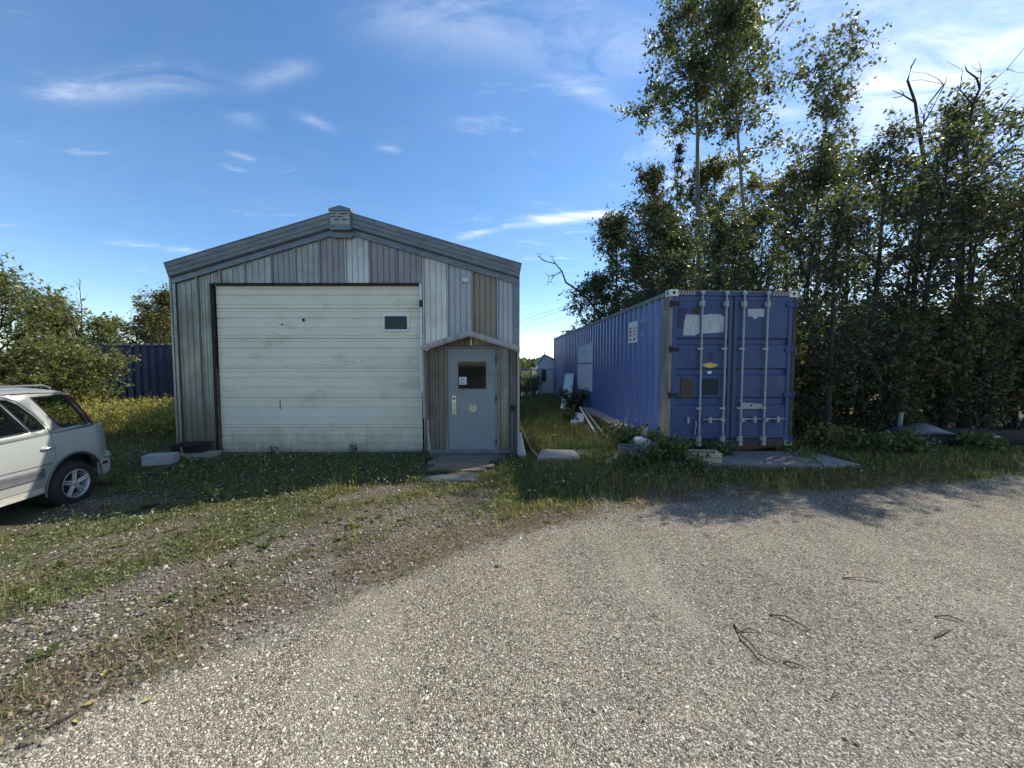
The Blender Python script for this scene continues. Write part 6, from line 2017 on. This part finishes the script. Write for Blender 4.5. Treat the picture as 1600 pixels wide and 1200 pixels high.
def build_cover():
    rng = np.random.default_rng(5)
    # short patchy grass of the verge
    x, y = scatter(60000, (-9, 1.0, 10, 7.4), lambda a, b: green_density(a, b) * (.25 + .75 * (vnoise(a, b, 1.7, 21) > .42)) * .8, rng)
    X, Y = tufts(x, y, (4, 9), .035, rng)
    k = road_sd(X, Y) < .05
    X, Y = X[k], Y[k]
    V, Fq = blades(X, Y, rng.uniform(.03, .095, len(X)) * (.7 + .6 * ss(4, 6, Y)), rng.uniform(.004, .008, len(X)), rng, .8)
    link('verge_grass', np_mesh('verge_grass', V, Fq, 'grass_green'), kind='stuff')
    # straggly taller weeds standing out of the verge
    x, y = scatter(2600, (-8, 1.6, 8, 7.2), lambda a, b: .30 * green_density(a, b) * (vnoise(a, b, 1.4, 31) > .45), rng)
    X, Y = tufts(x, y, (3, 8), .022, rng)
    V, Fq = blades(X, Y, rng.uniform(.10, .27, len(X)), rng.uniform(.003, .007, len(X)), rng, .35)
    link('straggly_weeds', np_mesh('straggly_weeds', V, Fq, 'grass_straw'), kind='stuff')
    # lush grass between workshop and container
    x, y = scatter(9000, (.1, 7.0, 3.2, 20), lambda a, b: np.full(a.shape, .75), rng)
    X, Y = tufts(x, y, (6, 13), .05, rng)
    V, Fq = blades(X, Y, rng.uniform(.08, .24, len(X)), rng.uniform(.006, .012, len(X)), rng, .6)
    link('lush_grass', np_mesh('lush_grass', V, Fq, 'grass_green'), kind='stuff')
    # strip before the container and under the thicket
    x, y = scatter(14000, (-.2, 4.1, 16, 7.6), lambda a, b: .8 * ss(.1, .6, -road_sd(a, b)), rng)
    X, Y = tufts(x, y, (4, 9), .05, rng)
    V, Fq = blades(X, Y, rng.uniform(.05, .17, len(X)), rng.uniform(.006, .013, len(X)), rng, .7)
    link('strip_grass', np_mesh('strip_grass', V, Fq, 'grass_green'), kind='stuff')
    # left of the workshop, round the car
    x, y = scatter(11000, (-15, 4.2, -6.8, 12.5), lambda a, b: np.full(a.shape, .7), rng)
    X, Y = tufts(x, y, (4, 9), .05, rng)
    V, Fq = blades(X, Y, rng.uniform(.06, .2, len(X)), rng.uniform(.006, .012, len(X)), rng, .7)
    link('side_grass', np_mesh('side_grass', V, Fq, 'grass_green'), kind='stuff')
    # clover in the shade of the front wall and scattered in the verge
    def cden(a, b):
        return np.clip(ss(5.4, 6.0, b) * (a < -1.2) * .95 + green_density(a, b) * .22 * (vnoise(a, b, 1.1, 40) > .5), 0, 1)
    x, y = scatter(90000, (-9, 2.2, 4, 7.5), cden, rng)
    n = len(x)
    hgt = rng.uniform(.015, .085, n)
    C = np.stack([x, y, gz(x, y) + hgt], 1)
    C3 = np.repeat(C, 3, 0); C3[:, :2] += rng.normal(size=(3 * n, 2)) * .010
    V, Fq = leaf_quads(C3, np.full(3 * n, .026), rng, .85, .55)
    link('clover', np_mesh('clover', V, Fq, 'clover_leaf'), kind='stuff')
    # white clover heads
    x, y = scatter(2600, (-9, 2.4, 6, 7.4), lambda a, b: .22 * green_density(a, b) + .10 * ss(5.2, 6, b), rng)
    n = len(x)
    C = np.repeat(np.stack([x, y, gz(x, y) + rng.uniform(.06, .14, n)], 1), 9, 0) + rng.normal(size=(9 * n, 3)) * .006
    V, Fq = leaf_quads(C, np.full(9 * n, .014), rng, .6)
    link('clover_flowers', np_mesh('clover_flowers', V, Fq, 'petal_white'), kind='stuff')
    # dry reddish weeds along the gravel edge
    def dden(a, b):
        d = -road_sd(a, b)
        return np.clip((ss(-.08, .12, d) * (1 - ss(.3, .9, d))) * (vnoise(a, b, 1.3, 60) > .38) + .34 * (d > .3) * (vnoise(a, b, 2.2, 66) > .52), 0, 1) * .8
    x, y = scatter(60000, (-4.5, .8, 9, 7), dden, rng)
    X, Y = tufts(x, y, (3, 7), .03, rng)
    V, Fq = blades(X, Y, rng.uniform(.025, .10, len(X)), rng.uniform(.003, .006, len(X)), rng, 1.0)
    link('dry_weeds', np_mesh('dry_weeds', V, Fq, 'grass_dry'), kind='stuff')
    x, y = scatter(26000, (-4.5, .8, 9, 7), dden, rng)
    n = len(x)
    C = np.stack([x, y, gz(x, y) + rng.uniform(.01, .07, n)], 1)
    V, Fq = leaf_quads(C, np.full(n, .020), rng, .5)
    link('dry_litter', np_mesh('dry_litter', V, Fq, 'grass_dry'), kind='stuff')
    # sunlit tall weeds beside the workshop
    x, y = scatter(3000, (-14.5, 8.9, -7.0, 12.7), lambda a, b: .9 * ss(8.9, 9.4, b + .5 * (vnoise(a, b, 1, 3) - .5)), rng)
    g = NG(); C = []
    for a, b in zip(x, y):
        h = rng.uniform(.45, .95)
        P = bend((a, b, gz1(a, b) - .02), (rng.normal() * .12, rng.normal() * .12, 1), h, 4, rng, .1, .0)
        g.add(*tube_np(P, np.linspace(.006, .002, 5), 3))
        q = rng.integers(8, 18)
        t = rng.uniform(.2, 1, q) * 4
        i = np.minimum(t.astype(int), 3)
        C.append(P[i] + (P[i + 1] - P[i]) * (t - i)[:, None] + rng.normal(size=(q, 3)) * .05)
    V, Fq = leaf_quads(np.concatenate(C), np.full(sum(map(len, C)), .085), rng, .45)
    g2 = NG(); g2.add(V, Fq); 
    link('weed_stems', g.mesh('weed_stems', 'grass_dry'), kind='stuff')
    link('tall_weeds', g2.mesh('tall_weeds', 'leaf_weed'), kind='stuff')
    # plantain-like rosettes
    x, y = scatter(9000, (-6, 1.3, 9, 7.3), lambda a, b: .09 * (green_density(a, b) > .15) + .02 * (road_sd(a, b) < -.05), rng)
    n = len(x)
    nl = 7
    a = np.repeat(rng.uniform(0, 6.28, n), nl) + np.tile(np.arange(nl) * 6.283 / nl, n) + rng.normal(size=n * nl) * .3
    L = np.repeat(rng.uniform(.04, .12, n), nl) * rng.uniform(.7, 1.2, n * nl)
    bz = np.repeat(np.stack([x, y, gz(x, y)], 1), nl, 0)
    d = np.stack([np.cos(a), np.sin(a), rng.uniform(.15, .9, n * nl)], 1)
    d /= np.linalg.norm(d, axis=1, keepdims=True)
    w = np.stack([-np.sin(a), np.cos(a), np.zeros(n * nl)], 1) * (L * .17)[:, None]
    m1 = bz + d * (L * .5)[:, None]; tip = bz + d * L[:, None] - np.stack([0 * L, 0 * L, L * .22], 1)
    V = np.stack([bz, m1 + w, tip, m1 - w], 1).reshape(-1, 3)
    link('broadleaf_weeds', np_mesh('broadleaf_weeds', V, np.arange(n * nl * 4).reshape(-1, 4), 'leaf_broad'), kind='stuff')
    # far meadow tufts beyond the fence
    x = rng.uniform(-30, 30, 9000); y = rng.uniform(19, 60, 9000)
    k = free(x, y); x, y = x[k], y[k]
    V, Fq = blades(x, y, rng.uniform(.2, .5, len(x)), rng.uniform(.03, .06, len(x)), rng, .6)
    link('meadow_grass', np_mesh('meadow_grass', V, Fq, 'grass_green'), kind='stuff')
build_cover()
def litter():
    """crumbs of bark, dead leaves and needles blown over the gravel"""
    rng = np.random.default_rng(41)
    y = 1.4 + 4.2 * rng.random(2600) ** 1.3
    x = rng.uniform(-1.4, 1.5, 2600) * (y + .3)
    k = (road_sd(x, y) > -.2) & (rng.random(2600) < .25 + .75 * (vnoise(x, y, .8, 12) > .5))
    x, y = x[k], y[k]
    C = np.stack([x, y, gz(x, y) + .010], 1)
    V, Fq = leaf_quads(C, np.full(len(x), .016), rng, .32, .85)
    link('gravel_litter', np_mesh('gravel_litter', V, Fq, 'litter_brown'), kind='stuff')
litter()

# ---------------------------------------------------------------- loose stones (instanced on points)
def stones(name, x, y, size, mat, flat=.62):
    V = np.stack([x, y, gz(x, y) + size * .18 + .002], 1)
    me = bpy.data.meshes.new(name)
    me.vertices.add(len(V)); me.vertices.foreach_set('co', V.astype(np.float32).ravel())
    a = me.attributes.new('size', 'FLOAT', 'POINT'); a.data.foreach_set('value', size.astype(np.float32))
    o = link(name, me, kind='stuff')
    ng = bpy.data.node_groups.new(name, 'GeometryNodeTree')
    ng.interface.new_socket('Geometry', in_out='INPUT', socket_type='NodeSocketGeometry')
    ng.interface.new_socket('Geometry', in_out='OUTPUT', socket_type='NodeSocketGeometry')
    N, Lk = ng.nodes, ng.links
    gi, go = N.new('NodeGroupInput'), N.new('NodeGroupOutput')
    ico = N.new('GeometryNodeMeshIcoSphere'); ico.inputs['Radius'].default_value = 1; ico.inputs['Subdivisions'].default_value = 1
    sm = N.new('GeometryNodeSetMaterial'); sm.inputs['Material'].default_value = MATS[mat]
    ip = N.new('GeometryNodeInstanceOnPoints')
    rv = N.new('FunctionNodeRandomValue'); rv.data_type = 'FLOAT_VECTOR'
    rv.inputs[0].default_value = (-.5, -.5, 0); rv.inputs[1].default_value = (.5, .5, 6.283)
    rs = N.new('FunctionNodeRandomValue'); rs.data_type = 'FLOAT_VECTOR'; rs.inputs['Seed'].default_value = 3
    rs.inputs[0].default_value = (.75, .6, flat * .7); rs.inputs[1].default_value = (1.3, 1.0, flat * 1.2)
    na = N.new('GeometryNodeInputNamedAttribute'); na.data_type = 'FLOAT'; na.inputs['Name'].default_value = 'size'
    vm = N.new('ShaderNodeVectorMath'); vm.operation = 'SCALE'
    Lk.new(gi.outputs[0], ip.inputs['Points']); Lk.new(ico.outputs['Mesh'], sm.inputs['Geometry']); Lk.new(sm.outputs[0], ip.inputs['Instance'])
    Lk.new(rv.outputs[0], ip.inputs['Rotation'])
    Lk.new(rs.outputs[0], vm.inputs[0]); Lk.new(na.outputs[0], vm.inputs['Scale']); Lk.new(vm.outputs[0], ip.inputs['Scale'])
    Lk.new(ip.outputs[0], go.inputs[0])
    md = o.modifiers.new('stones', 'NODES'); md.node_group = ng
    me.materials.append(MATS[mat])
    return o

def build_stones():
    rng = np.random.default_rng(9)
    def pts(n, near, x_far):
        # thins out with distance from the walked-on end of the gravel
        r = rng.uniform(0, 1, n)
        y = 1.25 + (6.2 - 1.25) * r ** 1.7
        x = rng.uniform(-1.5, 1.5, n) * (y + .35)
        return x, y
    x, y = pts(340000, 1, 9)
    k = road_sd(x, y) > rng.normal(size=len(x)) * .10
    x, y = x[k], y[k]
    stones('road_pebbles', x, y, rng.gamma(3, .0029 / 3, len(x)) + .0013, 'pebble_tan')
    x, y = pts(85000, 1, 9)
    d = -road_sd(x, y)
    k = (d > rng.normal(size=len(x)) * .15) & free(x, y) & (rng.random(len(x)) < .85 * (1 - .75 * green_density(x, y)))
    x, y = x[k], y[k]
    stones('verge_stones', x, y, rng.gamma(2.5, .0060 / 2.5, len(x)) + .003, 'pebble_grey')
build_stones()
